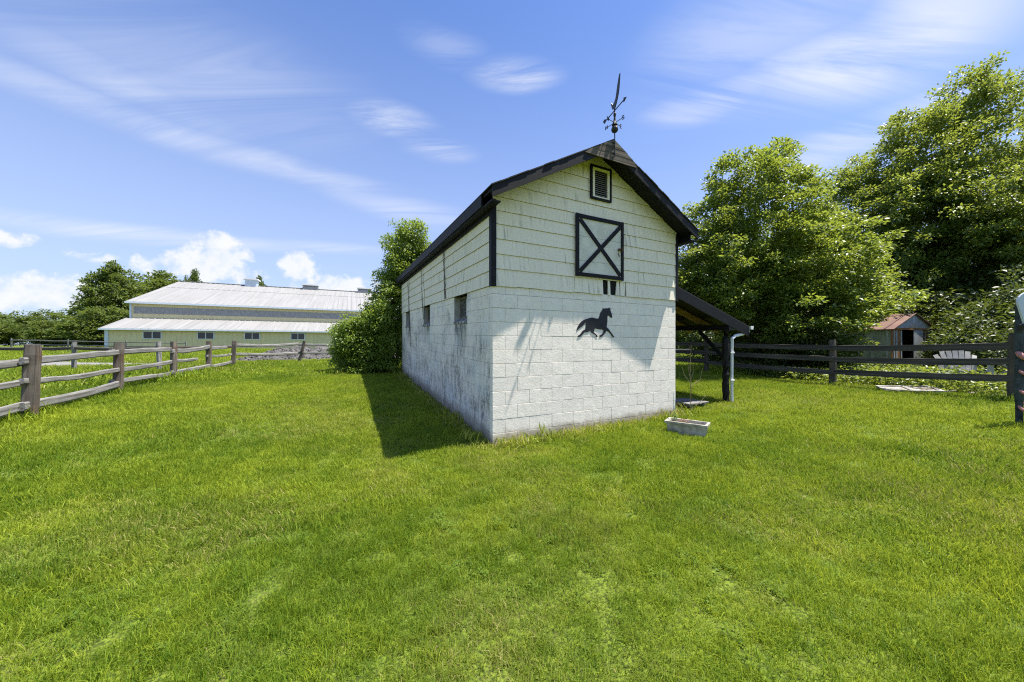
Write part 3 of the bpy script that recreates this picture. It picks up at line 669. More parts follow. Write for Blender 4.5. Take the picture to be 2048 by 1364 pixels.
def roof_plane(y0, z0, y1, z1, x0, x1, dx=.62):
    mb = MB(); mb.v += [(x0, y0, z0), (x1, y0, z0), (x1, y1, z1), (x0, y1, z1), (x0, y0, z0-.05), (x1, y0, z0-.05), (x1, y1, z1-.05), (x0, y1, z1-.05)]
    for q in ((0, 1, 2, 3), (7, 6, 5, 4), (0, 4, 5, 1), (1, 5, 6, 2), (2, 6, 7, 3), (3, 7, 4, 0)): mb.face(q)
    x = x0+.05
    while x < x1-.1:
        b = len(mb.v); h = .055
        mb.v += [(x, y0, z0+.002), (x+.03, y0, z0+h), (x+.10, y0, z0+h), (x+.13, y0, z0+.002), (x, y1, z1+.002), (x+.03, y1, z1+h), (x+.10, y1, z1+h), (x+.13, y1, z1+.002)]
        for q in ((0, 1, 5, 4), (1, 2, 6, 5), (2, 3, 7, 6), (0, 3, 2, 1)): mb.face(tuple(b+i for i in q))
        x += dx
    return mb
apart('lower_roof', roof_plane(-.35, E1+.02, D1_-.03, J1, -.3, AL+.3), M['metal_roof'])
uroof = apart('upper_roof', roof_plane(D1_-.35, E2+.03, D2_, RG, -.25, AL+.3), M['metal_roof'])
apart('upper_roof', roof_plane(2*D2_-D1_+.35, E2+.03, D2_+.001, RG, -.25, AL+.3, 3), M['metal_roof'])
apart('lower_fascia', MB().box(-.32, AL+.3, -.42, -.352, E1-.14, E1+.03), M['trim'])
apart('upper_fascia', MB().box(-.27, AL+.3, D1_-.42, D1_-.352, E2-.16, E2+.05), M['trim'])
apart('corner_trim', MB().box(-.02, .28, -.05, -.021, -.9, E1-.05), M['trim']); apart('corner_trim', MB().box(.0, .18, D1_-.07, D1_-.045, J1, E2-.1), M['trim'])
apart('ridge_cap', MB().bar((-.25, D2_, RG+.06), (AL, D2_, RG+.06), .4, .06), M['metal_roof'])
for u in (3.0, 7.55, 11.9, 16.6, 21.3, 26.1, 31, 36, 41, 46):
    wn = apart('window', MB().box(u-.06, u+1.46, -.075, -.022, 1.22, 1.28).box(u-.06, u+1.46, -.075, -.022, 2.0, 2.06).box(u-.06, u, -.075, -.022, 1.281, 1.999).box(u+1.40, u+1.46, -.075, -.022, 1.281, 1.999).box(u+.67, u+.73, -.07, -.022, 1.281, 1.999), M['white_metal'])
    for a in (u, u+.731): MB().box(a+.002, a+.666, -.045, -.035, 1.282, 1.998).build('pane', M['glass'], wn)
    MB().box(u-.10, u+1.50, -.021, -.0205, 1.18, 2.1).build('casing', M['trim'], wn)
def ry(y): return E2 + (RG-E2)*(y-D1_)/(D2_-D1_)
cu = apart('cupola', MB().box(8.0, 9.5, D2_-.75, D2_+.75, RG-.5, RG+.85), M['trim'])
MB().box(7.8, 9.7, D2_-.95, D2_+.95, RG+.86, RG+1.05).build('cap', M['white_metal'], cu)
for u in (15.8, 24.3):
    MB().box(u, u+2.3, D2_-.7, D2_+.7, RG-.3, RG+.28).box(u-.1, u+2.4, D2_-.8, D2_+.8, RG+.55, RG+.75, 1).box(u+.1, u+2.2, D2_-.5, D2_+.5, RG+.28, RG+.55).build('ridge_vent', [M['poly'], M['white_metal']], arena)
def on_roof(x, y, d): return (x, y, ry(y)+d)
ho = MB().poly([on_roof(19.4, 5.0, .07), on_roof(21.2, 5.0, .07), on_roof(21.2, 6.6, .07), on_roof(19.4, 6.6, .07)])
hol = apart('opening_black_sheet', ho, M['tarpaper_void'])  # flat black sheet, painting the shade inside the roof opening
for k in range(4): MB().bar(on_roof(19.45+k*.5, 5.05, .10), on_roof(19.75+k*.4, 6.5, .10), .05, .04).build('batten', M['poly'], hol)
for (u, y) in ((10, 9.5), (16.3, 9.6), (26, 8.5), (30, 8.6)):
    MB().bar(on_roof(u, y, .075), on_roof(u+1.4, y, .075), .06, .03).build('seam', M['poly'], arena)
MB().bar(on_roof(0, 12.8, .07), on_roof(40, 12.8, .07), .06, .03).build('seam', M['poly'], arena)

# ------------------------------------------------------------------ fences
def beam_mesh(name, L_, w_, h_, seed, mat, nsec=9, wob=.012, sag=0.0, taper=0.0, rnd=.22, ends=.6):
    """hewn timber along local X from 0 to L_"""
    r = random.Random(seed); mb = MB(); n = 8; rings = []
    prof = [(-.5, -.5+rnd), (-.5+rnd, -.5), (.5-rnd, -.5), (.5, -.5+rnd), (.5, .5-rnd), (.5-rnd, .5), (-.5+rnd, .5), (-.5, .5-rnd)]
    ph = r.uniform(0, 6.28); cy = cz = 0
    for i in range(nsec+1):
        f = i/nsec; e = 1.0 if 0 < i < nsec else 1.0-(1-ends)*.3
        cy = .7*cy + r.uniform(-wob, wob); cz = .7*cz + r.uniform(-wob, wob)
        b = len(mb.v); rings.append(b)
        for (a, c) in prof:
            mb.v.append((L_*f, cy + a*w_*e*(1-taper*f)*(1+r.uniform(-.06, .06)), cz - sag*4*f*(1-f) + c*h_*e*(1-taper*f)*(1+r.uniform(-.06, .06))))
    for i in range(nsec):
        for k in range(n): mb.face((rings[i]+k, rings[i]+(k+1) % n, rings[i+1]+(k+1) % n, rings[i+1]+k))
    mb.face(tuple(rings[0]+k for k in range(n))); mb.face(tuple(rings[-1]+k for k in range(n)))
    return mb.mesh(name, mat)
def between(name, a, b, w_, h_, seed, mat, parent, **k):
    a = Vector(a); b = Vector(b); d = b-a
    base = parent.location
    return link(name, beam_mesh(name, d.length, w_, h_, seed, mat, **k), parent, a-base, d.to_track_quat('X', 'Z'))
def upright(name, x, y, h_, w_, d_, seed, mat, parent, lean=(0, 0), yaw=0.0, top=None, sink=.25, **k):
    z = gz(x, y)-sink; hh = (top-z) if top else h_+sink
    dirv_ = Vector((lean[0], lean[1], 1)).normalized()
    q = dirv_.to_track_quat('X', 'Z') @ Quaternion((1, 0, 0), yaw)
    return link(name, beam_mesh(name, hh, w_, d_, seed, mat, **k), parent, Vector((x, y, z))-parent.location, q)
# nearest split-rail fence (left)
PL = [(-6.40, 2.91), (-7.58, 5.34), (-8.95, 7.74), (-10.08, 10.15), (-11.22, 12.63), (-12.34, 15.06)]
fl = empty('split_rail_fence', (PL[1][0], PL[1][1], .33), 0, 'weathered grey split rail fence climbing along the lawn edge', 'fence')
for i, (x, y) in enumerate(PL):
    upright('post', x, y, 1.17, .105, .155, 40+i, M['post'], fl, lean=[(0, 0), (.06, .0), (.035, 0), (.004, .01), (.0, 0), (.07, 0)][i], yaw=R(26+random.uniform(-6, 6)), rnd=.12, wob=.004, ends=.8)
RH = [.93, .60, .26]
for i in range(len(PL)-1):
    (x0, y0), (x1, y1) = PL[i], PL[i+1]; r = random.Random(i+300); g0, g1 = gz(x0, y0), gz(x1, y1); dx, dy = x1-x0, y1-y0; Ld = math.hypot(dx, dy); ex, ey = dx/Ld*.17, dy/Ld*.17; ox, oy = dy/Ld, -dx/Ld
    for k, h in enumerate(RH):
        sft = .025*(1 if i % 2 else -1); a = r.uniform(-.05, .05); b = r.uniform(-.05, .05)
        if i == 3 and k == 1:   # broken rail
            between('rail', (x0+ox*sft, y0+oy*sft, g0+h), (x0+dx*.62, y0+dy*.62, g0+h-.02), .07, .10, 900+i*3+k, M['rail'], fl, sag=.02, ends=.2); continue
        between('rail', (x0-ex+ox*sft, y0-ey+oy*sft, g0+h+a), (x1+ex+ox*sft, y1+ey+oy*sft, g1+h+b), r.uniform(.055, .075), r.uniform(.105, .14) if k != 1 else r.uniform(.085, .11), 900+i*3+k, M['rail'], fl, sag=r.uniform(0, .05), wob=.009, rnd=.18)
# fence turning across behind it towards the vine
PB = [(-12.34, 15.06), (-11.2, 17.9), (-8.4, 19.6), (-5.2, 20.6)]
fb2 = empty('back_rail_fence', (-11.2, 17.9, .5), 0, 'crooked rail fence with leaning post in front of the gravel bank', 'fence')
for i, (x, y) in enumerate(PB[1:]): upright('post', x, y, 1.2, .12, .13, 70+i, M['post'], fb2, lean=[(.22, 0), (0, 0), (0, 0)][i], wob=.012)
for i in range(3):
    (x0, y0), (x1, y1) = PB[i], PB[i+1]
    for k, h in enumerate((.98, .55)):
        between('rail', (x0, y0, gz(x0, y0)+h+random.uniform(-.04, .04)), (x1, y1, gz(x1, y1)+h+random.uniform(-.04, .04)), .08, .13, 330+i*2+k, M['rail'], fb2, sag=.05)
# second fence across the meadow
PQ = [(-27.0, 15.4), (-22.2, 14.6), (-17.75, 13.8), (-13.4, 12.95), (-12.0, 14.6)]
fm = empty('meadow_rail_fence', (-17.75, 13.8, .4), 0, 'second grey rail fence standing beyond the nearest one', 'fence')
for i, (x, y) in enumerate(PQ[:-1]): upright('post', x, y, 1.17, .13, .13, 80+i, M['rail'], fm, lean=(.05, 0) if i == 2 else (0, 0))
for i in range(4):
    (x0, y0), (x1, y1) = PQ[i], PQ[i+1]
    for k, h in enumerate((.92,)):
        between('rail', (x0, y0, gz(x0, y0)+h), (x1, y1, gz(x1, y1)+h), .08, .13, 360+i*2+k, M['post_dark'], fm, sag=.03)
# thin white fence posts out in the field
PF = [(-44, 30.0), (-38.5, 29.6), (-33, 29.2), (-27.5, 28.8)]
fw_ = empty('thin_field_fence', (-33, 29.2, .6), 0, 'thin pale post and rail fence far out in the field', 'fence')
for i, (x, y) in enumerate(PF): MB().box(-.035, .035, -.035, .035, -.2, 1.15).build('post', M['rail'], fw_, Vector((x, y, gz(x, y)))-fw_.location)
for i in range(3):
    (x0, y0), (x1, y1) = PF[i], PF[i+1]
    for h in (.65, 1.0): between('rail', (x0, y0, gz(x0, y0)+h), (x1, y1, gz(x1, y1)+h), .04, .08, 390+i, M['rail'], fw_)
# dark board fence on the right
PR = [(5.4, 15.6), (6.95, 12.2), (8.45, 9.0), (9.33, 6.32)]
fr = empty('board_fence', (8.45, 9.0, .37), 0, 'dark three board fence in front of the trees', 'fence')
for i, (x, y) in enumerate(PR):
    upright('post', x, y, [1.3, 1.3, 1.22, 1.27][i], .13 if i < 3 else .17, .13, 100+i, M['post_dark'], fr, wob=.005, yaw=R(20))
for i in range(3):
    (x0, y0), (x1, y1) = PR[i], PR[i+1]
    for k, h in enumerate((1.0, .70, .385)):
        r = random.Random(i*5+k); a = (x0-.05, y0-.09, gz(x0, y0)+h+r.uniform(-.03, .03)); b = (x1-.05, y1-.09 + (.09 if i == 2 else 0), gz(x1, y1)+h+r.uniform(-.03, .03) + (.03 if i == 2 else 0))
        between('board', a, b, .035, .135, 420+i*3+k, M['board_dark'], fr, rnd=.06, wob=.004, sag=.02 if i else 0)
# far paddock fence seen below the lean-to
PP = [(9.5, 29.5), (13.2, 30.3), (16.2, 31), (20, 32)]
fp = empty('paddock_fence', (16.2, 31, .5), 0, 'distant pale paddock fence seen beneath the lean-to', 'fence')
for i, (x, y) in enumerate(PP): upright('post', x, y, 1.2, .2, .2, 120+i, M['post_dark'], fp)
for i in range(3):
    (x0, y0), (x1, y1) = PP[i], PP[i+1]
    for h in (.45, .95): between('rail', (x0, y0-.1, gz(x0, y0)+h), (x1, y1-.1, gz(x1, y1)+h), .06, .16, 450+i, M['rail'], fp)

# gravel bank behind the fence
def mound():
    def f(x, y):
        c = np.exp(-(((x+12.2)/5.0)**4)) * np.exp(-(((y-22.6)/1.7)**2)) + .85*np.exp(-(((x+6)/4)**4))*np.exp(-(((y-23.4)/1.6)**2))
        return ground(x, y) - .12 + c*.85*(0.75+.5*vnoise(x, y, 1.3, 11)) + (vnoise(x, y, 5, 12)-.5)*.14
    xs = np.linspace(-19, -1.5, 120); ys = np.linspace(19.6, 27, 64)
    o = link('gravel_bank', grid_mesh('gravel_bank', xs, ys, f, M['stone'], False))
    tag(o, 'low bank of grey gravel between the rail fence and the arena', 'gravel', None, 'stuff')
    V = []; F = []; n = 3600
    x = rng.uniform(-18.2, -1.8, n); y = rng.uniform(20.0, 26, n); z = f(x, y); s = rng.uniform(.035, .12, n)
    base = np.array([(1, 0, -.5), (-.5, .87, -.5), (-.5, -.87, -.5), (0, 0, .8)])
    a = rng.uniform(0, 6.28, n); ca, sa = np.cos(a)[:, None], np.sin(a)[:, None]
    bb = base[None]*s[:, None, None]*rng.uniform(.6, 1.3, (n, 4, 3))
    P = np.stack([bb[..., 0]*ca-bb[..., 1]*sa, bb[..., 0]*sa+bb[..., 1]*ca, bb[..., 2]], -1) + np.stack([x, y, z+s*.2], -1)[:, None]
    i = np.arange(n)[:, None]*4
    F = np.concatenate([i+np.array([[0, 1, 3]]), i+np.array([[1, 2, 3]]), i+np.array([[2, 0, 3]]), i+np.array([[0, 2, 1]])])
    me = bpy.data.meshes.new('stones'); mesh_np(me, P.reshape(-1, 3), F); me.materials.append(M['stone'])
    q = link('stones', me, o); q['kind'] = 'stuff'
mound()

# ------------------------------------------------------------------ metal garden shed
M['shed_white'] = simple('dull_white_sheet', (0.50, 0.52, 0.53), 0.5, 0.25, 4)
M['shed_rust'] = simple('rusty_sheet', (0.30, 0.115, 0.035), 0.8, 0.5, 8, second=(0.36, 0.20, 0.08))
M['shed_roof'] = simple('red_brown_sheet', (0.215, 0.115, 0.088), 0.6, 0.35, 3)
M['shed_green'] = simple('pale_sheet', (0.38, 0.40, 0.33), 0.6, 0.3, 3)
sz = gz(15, 13.4)
shed = empty('metal_shed', (14.35, 12.9, sz), math.atan2(.30, .955), 'rusty sheet metal garden shed with open sliding door under the trees', 'shed')
SWd, SD, SE, SP = 2.5, 2.6, 1.66, 2.2
shed.scale = (1.06, 1.06, 1.06)
fr_ = MB(); x = 0.0; k = 0
cuts_ = [(0, .10, 'r'), (.10, .17, 'w'), (.17, .24, 'r'), (.24, .31, 'w'), (.31, .52, 'r'), (.52, .58, 'w'), (1.78, 1.86, 'w'), (1.86, 1.98, 'r'), (1.98, 2.05, 'w'), (2.05, 2.2, 'r'), (2.2, 2.28, 'w'), (2.28, 2.5, 'r')]
for a, b, c in cuts_: MB().box(a, b-.006, (0 if c == 'r' else -.015), .03, 0, SE).build('front_panel', M['shed_rust'] if c == 'r' else M['shed_white'], shed)
MB().box(0, .02, .031, SD, 0, SE).build('side_wall', M['shed_green'], shed)
for k in range(6): MB().box(-.012, -.001, .1+k*.42, .14+k*.42, 0, SE).build('seam', M['shed_white'], shed)
MB().box(-.006, -.0005, 1.35, 1.78, .02, SE-.25).build('stained_panel', M['shed_rust'], shed)
MB().box(SWd-.02, SWd, .031, SD, 0, SE).box(.02, SWd-.02, SD-.03, SD, 0, SE).build('rear_walls', M['shed_green'], shed)
MB().box(.03, SWd-.03, .6, .62, .0, SE).build('painted_inner_dark', M['tarpaper_void'], shed)  # black sheet added as painted shade behind the open shed door
gw = MB().prism([(0, SE), (SWd, SE), (SWd/2, SP)], lambda x, z: (x, -.02, z), lambda x, z: (x, .01, z)).build('gable', M['shed_white'], shed)
MB().prism([(SWd/2-.45, SE+.012), (SWd/2+.45, SE+.012), (SWd/2, SE+.20)], lambda x, z: (x, -.03, z), lambda x, z: (x, -.021, z)).build('sunburst_panel', M['curtain'], gw)
MB().box(SWd/2-.012, SWd/2+.012, -.032, -.021, SE+.2, SP-.03).build('rib', M['white_metal'], gw)
MB().box(-.01, SWd+.01, -.05, -.021, SE-.06, SE+.008).build('door_track', M['shed_rust'], shed)
MB().box(1.22, 1.76, -.045, -.025, .03, SE-.07).build('sliding_door', M['shed_white'], shed)
for sgn in (-1, 1):
    mb = MB(); x0 = SWd/2; x1 = x0 + sgn*(SWd/2+.1); zz = SE-.04
    mb.v = [(x0, -.1, SP+.02), (x1, -.1, zz), (x1, SD+.1, zz), (x0, SD+.1, SP+.02), (x0, -.1, SP), (x1, -.1, zz-.02), (x1, SD+.1, zz-.02), (x0, SD+.1, SP)]
    for q in ((0, 1, 2, 3), (7, 6, 5, 4), (0, 4, 5, 1), (1, 5, 6, 2), (2, 6, 7, 3), (3, 7, 4, 0)): mb.face(q)
    rf = mb.build('roof', M['shed_roof'], shed)
    for k in range(5): MB().bar((x0+sgn*.02, .15+k*.55, SP+.028), (x1, .15+k*.55, zz+.012), .03, .03).build('roof_rib', M['shed_roof'], rf)

# ------------------------------------------------------------------ white plastic garden chairs behind the fence
M['resin'] = simple('white_resin', (0.42, 0.40, 0.36), 0.5, 0.25, 8)
M['flake'] = simple('flaking_white_paint', (0.40, 0.39, 0.37), 0.8, 0.5, 6, second=(0.17, 0.15, 0.12))
def slat(mb, a, b, w_, t_, up=(0, 0, 1)): mb.bar(a, b, w_, t_, up); return mb
def adirondack(loc, rz, rx, label):
    t = empty('garden_chair', loc, rz, label, 'chair', 'white chairs dumped behind the board fence'); t.rotation_euler = (rx, 0, rz)
    for k in range(7):
        u = (k-3)*.105; hgt = .92-.035*(k-3)**2*.55
        mb = MB(); pts = [(u*.82, .30, .28), (u*.9, .43, .62), (u*1.02, .54, hgt)]
        mb.bar(pts[0], pts[1], .085, .02, (0, 1, .3)); mb.bar(pts[1], pts[2], .088, .02, (0, 1, .3)); mb.build('back_slat', M['resin'], t)
    for k in range(6):
        y = -.28+k*.1; mb = MB().bar((-.27, y, .37-.018*k), (.27, y, .37-.018*k), .082, .02); mb.build('seat_slat', M['resin'], t)
    for s in (-1, 1):
        MB().bar((s*.36, -.36, .56), (s*.36, .42, .56), .13, .025).build('arm', M['resin'], t)
        MB().bar((s*.31, -.30, 0), (s*.33, -.30, .545), .09, .03, (0, 1, 0)).build('leg', M['resin'], t)
        MB().bar((s*.28, -.33, .36), (s*.28, .62, .04), .025, .10).build('side_rail', M['resin'], t)
    MB().bar((-.33, .44, .55), (.33, .44, .55), .03, .08).build('back_rail', M['resin'], t)
    return t
cx, cy = 11.3, 8.55
adirondack((cx, cy, gz(cx, cy)+.02), R(-38), R(0), 'white slatted garden chair sitting upright in the weeds behind the board fence')
cx, cy = 12.05, 8.35
c2_ = adirondack((cx, cy, gz(cx, cy)+.30), R(-100), R(0), 'white garden chair tipped over with its legs in the air beside the upright one')
c2_.rotation_euler = (R(-118), R(8), R(-95))
# flaking panel and boards lying by the fence
dx_, dy_ = 9.0, 7.75
pn = empty('old_panel_door', (dx_, dy_, gz(dx_, dy_)+.06), R(-32), 'flaking white panelled door lying flat in front of the shed', 'door'); pn.rotation_euler = (R(5), R(-3), R(-32))
MB().box(-.45, .45, -.3, .3, -.012, .012).build('board', M['flake'], pn)
for (a, b, c, d) in ((-.45, .45, .24, .3), (-.45, .45, -.3, -.24), (-.45, -.38, -.238, .238), (.38, .45, -.238, .238), (-.04, .04, -.238, .238)): MB().box(a, b, c, d, .013, .03).build('stile', M['flake'], pn)
MB().box(.16, .34, -.10, .12, .0125, .0135).build('rust_patch', M['post'], pn)
M['driftwood'] = grain('bleached_board', (0.42, 0.37, 0.30), (0.20, 0.16, 0.12))
for i, (x, y, a, l_) in enumerate(((9.75, 7.35, 12, 1.2), (10.1, 7.2, -8, .9), (9.95, 7.05, 25, 1.0), (9.55, 6.75, -20, .45))):
    o = link('loose_board', beam_mesh('loose_board', l_, .1, .03, 600+i, M['driftwood'], rnd=.1), None, (x-l_/2, y, gz(x, y)+.045), (R(random.uniform(-8, 8)), R(random.uniform(-2, 2)), R(a)))
    tag(o, ['long bleached board lying in the grass edge right of the old door', 'short bleached board lying across the debris by the fence', 'slanting bleached board in the debris nearest the lawn', 'stub of pale board beside the foot of the thick fence post'][i], 'board', 'loose boards on the ground')

# ------------------------------------------------------------------ planter trough by the barn corner
pz_ = gz(2.72, 5.25)
pl = empty('planter_trough', (2.72, 5.30, pz_-.01), R(-38), 'weathered stone grey planter trough with dry plants by the barn corner', 'planter')
tr = MB(); a0, b0, a1, b1, H = .245, .105, .285, .14, .205
def ring(a, b, z): return [(-a, -b, z), (a, -b, z), (a, b, z), (-a, b, z)]
rs = [ring(a0, b0, 0), ring(a1-.01, b1-.01, H-.03), ring(a1+.012, b1+.012, H-.028), ring(a1+.012, b1+.012, H), ring(a1-.022, b1-.022, H), ring(a1-.04, b1-.04, H-.05)]
for r_ in rs: tr.v += r_
for k in range(len(rs)-1):
    for q in range(4): tr.face((k*4+q, k*4+(q+1) % 4, k*4+4+(q+1) % 4, k*4+4+q))
tr.face((0, 3, 2, 1)); tr.build('trough', M['trough'], pl)
M['concrete'].node_tree.nodes  # shared stained concrete
M['soil'] = simple('dry_soil', (0.16, 0.12, 0.10), 0.95, 0.4, 25, 0.8, 0.02)
MB().poly([(-a1+.035, -b1+.035, H-.045), (a1-.035, -b1+.035, H-.045), (a1-.035, b1-.035, H-.045), (-a1+.035, b1-.035, H-.045)]).build('soil', M['soil'], pl)
M['dry_leaf'] = simple('dry_leaf', (0.30, 0.15, 0.08), 0.9, 0.4, 30); M['twig'] = simple('bare_twig', (0.30, 0.24, 0.15), 0.9, 0.3, 20); M['green_leaf'] = simple('dull_leaf', (0.07, 0.12, 0.03), 0.7, 0.4, 20)
dp = MB(); gpn = MB()
for i in range(70):
    a = random.uniform(0, 6.28); x, y, z = random.gauss(-.06, .05), random.gauss(0, .035), H-.03+random.uniform(0, .06)
    d = Vector((math.cos(a), math.sin(a), random.uniform(-.2, .8))).normalized()*random.uniform(.02, .04); s_ = Vector((-math.sin(a), math.cos(a), 0))*.008
    p = Vector((x, y, z)); dp.poly([p, p+d*.5+s_, p+d, p+d*.5-s_])
for i in range(60):
    a = random.uniform(0, 6.28); x, y, z = random.gauss(-.19, .03), random.gauss(.02, .04), H-.03+random.uniform(0, .10)
    d = Vector((math.cos(a), math.sin(a), random.uniform(0, .9))).normalized()*random.uniform(.02, .045); s_ = Vector((-math.sin(a), math.cos(a), 0))*.012
    p = Vector((x, y, z)); gpn.poly([p, p+d*.5+s_, p+d, p+d*.5-s_])
dp.build('dry_plant', M['dry_leaf'], pl); gpn.build('green_plant', M['green_leaf'], pl)
# thin bare sapling behind the trough, and grey boards under the lean-to
sx, sy = 3.46, 6.62; szz = gz(sx, sy)
sp = empty('bare_sapling', (sx, sy, szz), 0, 'thin bare forked sapling in front of the lean-to', 'sapling')
MB().tube([(0, 0, -.05), (.01, 0, .5), (0, .01, .9), (.015, 0, 1.35)], [.008, .007, .005, .003], 5).build('stem', M['twig'], sp)
for a, b, c in (((0, 0, .62), (-.10, .02, .76), (-.15, .03, .92)), ((0, 0, .66), (.05, 0, .80), (.06, .01, .98)), ((0, 0, .10), (.14, -.03, .22), (.30, -.04, .40)), ((0, 0, .55), (.20, .02, .68), (.25, .03, .90)), ((0, 0, .70), (-.03, 0, .85), (-.05, 0, 1.05))):
    MB().tube([a, b, c], [.006, .005, .003], 5).build('twig', M['twig'], sp)
wx, wy = 3.75, 7.35
pb = empty('timber_platform', (wx, wy, gz(wx, wy)+.06), math.atan2(SA, CA), 'low grey timber platform on the ground under the lean-to', 'pallet')
for k in range(5): link('plank', beam_mesh('plank', .62, .115, .03, 640+k, M['rail'], rnd=.08, wob=.002), pb, (-.32, -.26+k*.125, .05))
for k in range(2): link('bearer', beam_mesh('bearer', .62, .06, .07, 650+k, M['rail'], rnd=.08, wob=.002), pb, (-.22+k*.4, -.3, 0), (0, 0, R(90)))

# ------------------------------------------------------------------ pole with rounded white board at the right edge
M['board_white'] = simple('blueish_white_board', (0.58, 0.64, 0.70), 0.45, 0.08, 4); M['teal'] = simple('chipped_teal_pole', (0.055, 0.075, 0.085), 0.6, 0.5, 12)
M['pink'] = simple('faded_pink_hose', (0.55, 0.24, 0.22), 0.5, 0.3, 10)
hx, hy = 7.43, 5.0; hz = gz(hx, hy)
hp = empty('hoop_stand', (hx, hy, hz), R(-8), 'dark pole with rounded white board and pink loops by the fence post', 'stand')
MB().tube([(0, 0, -.2), (0, 0, .5), (.004, 0, 1.4), (0, 0, 1.75)], [.05, .048, .045, .04], 10).build('pole', M['teal'], hp)
bp = []; bw, bh = .42, .54
for cxx, czz, a0_, r_ in ((bw-.16, bh-.16, 0, .16), (-bw+.16, bh-.16, 90, .16), (-bw+.14, .05, 180, .05), (bw-.14, .05, 270, .05)):
    for k in range(7): a = R(a0_+15*k); bp.append((cxx+r_*math.cos(a), czz+r_*math.sin(a)))
plate('backboard', bp, lambda x, z: (x+.31, -.06, z+1.40), lambda x, z: (x+.31, -.085, z+1.40), M['board_white'], hp)
MB().bar((0, -.03, 1.44), (.10, -.05, 1.46), .07, .09).tube([(-.03, -.03, 1.36), (-.03, -.06, 1.44), (.04, -.09, 1.49), (.12, -.09, 1.48)], .035, 8).build('bracket', M['iron'], hp)
for z in (1.02, .78, .50, .25):
    MB().tube([(.05+.07*math.cos(R(a)), -.03+.05*math.sin(R(a)), z+.06*math.sin(R(a*1.0))) for a in range(0, 361, 30)], .018 if z < 1 else .034, 8).build('loop', M['pink'], hp)

# ------------------------------------------------------------------ foliage
def leaf_mat(name, dark, light, back, trans=0.35, rough=0.42, spec=0.45):
    m, n, p = material(name); at = n.n('ShaderNodeAttribute'); at.attribute_name = 'lv'; ob = n.n('ShaderNodeObjectInfo').outputs['Random']
    v = n.math('ADD', n.math('MULTIPLY', at.outputs['Fac'], 0.85), n.math('MULTIPLY', ob, 0.15))
    col = n.mix(v, dark, light); finish(n, p, col, rough, spec=spec)
    t = n.n('ShaderNodeBsdfTranslucent'); n.set(t.inputs[0], n.mix(v, tuple(c*.8 for c in back), back))
    mx = n.n('ShaderNodeMixShader'); mx.inputs[0].default_value = trans; n.set(mx.inputs[1], p.outputs[0]); n.set(mx.inputs[2], t.outputs[0])
    out = [q for q in m.node_tree.nodes if q.type == 'OUTPUT_MATERIAL'][0]; n.set(out.inputs[0], mx.outputs[0]); return m
M['maple'] = leaf_mat('maple_leaf', (0.058, 0.108, 0.017), (0.185, 0.255, 0.040), (0.40, 0.48, 0.055), 0.40, 0.38, 0.5)
M['oak'] = leaf_mat('broad_leaf', (0.056, 0.104, 0.017), (0.19, 0.255, 0.042), (0.41, 0.48, 0.06), 0.40, 0.40, 0.5)
M['thicket'] = leaf_mat('shade_darkened_leaf', (0.026, 0.052, 0.010), (0.085, 0.12, 0.022), (0.17, 0.22, 0.03), 0.32, 0.42, 0.4)  # leaf colours darkened to paint the deep shade under the trees
M['vine'] = leaf_mat('vine_leaf', (0.07, 0.135, 0.018), (0.22, 0.30, 0.045), (0.42, 0.54, 0.06), 0.42, 0.42)
M['farleaf'] = leaf_mat('distant_leaf', (0.048, 0.085, 0.015), (0.135, 0.18, 0.032), (0.26, 0.33, 0.05), 0.36, 0.5, 0.35)
M['bark'] = simple('grey_bark', (0.085, 0.072, 0.058), 0.9, 0.45, 14, 0.9, 0.02)
def unit(v): return v/np.maximum(np.linalg.norm(v, axis=-1, keepdims=True), 1e-9)
def leaf_mesh(name, C, AX, size, mat, r, lvb, up=1.2, wide=.62):
    n = len(C); nr = unit(r.normal(0, 1, (n, 3))*[.75, .75, .75] + np.array([0, 0, up])); ax = unit(AX + r.normal(0, .45, (n, 3)))
    sd_ = unit(np.cross(ax, nr)); nr = np.cross(sd_, ax); l = size*r.uniform(.65, 1.25, n)[:, None]; wv = l*wide*.5
    fold = l*.10*r.uniform(.3, 1.6, (n, 1))
    V = np.stack([C, C+ax*l*.42+sd_*wv+nr*fold, C+ax*l-nr*l*.10, C+ax*l*.42-sd_*wv+nr*fold], 1).reshape(-1, 3)
    i = np.arange(n)[:, None]*4
    F = np.concatenate([i+np.array([[0, 2, 1]]), i+np.array([[0, 3, 2]])], 1).reshape(-1, 3)
    me = bpy.data.meshes.new(name); mesh_np(me, V, F); me.materials.append(mat)
    at = me.attributes.new('lv', 'FLOAT', 'POINT'); lv = np.clip(lvb + r.normal(0, .22, n), 0, 1)
    at.data.foreach_set('value', np.repeat(lv, 4).astype(np.float32)); return me
def sample_lobes(lobes, n, r, shell=.5):
    wts = np.array([l[3]*l[4]*l[5] for l in lobes])**.75; ch = r.choice(len(lobes), n, p=wts/wts.sum())
    d = unit(r.normal(0, 1, (n, 3))); rad = (shell**3 + (1-shell**3)*r.uniform(0, 1, n))**(1/3)
    Lb = np.array([l[:6] for l in lobes])[ch]; lump_ = 1 + .22*np.sin(d[:, 0]*5.1+ch)*np.cos(d[:, 1]*4.3+2*ch) + r.normal(0, .12, n)
    return Lb[:, :3] + d*rad[:, None]*lump_[:, None]*Lb[:, 3:6], d
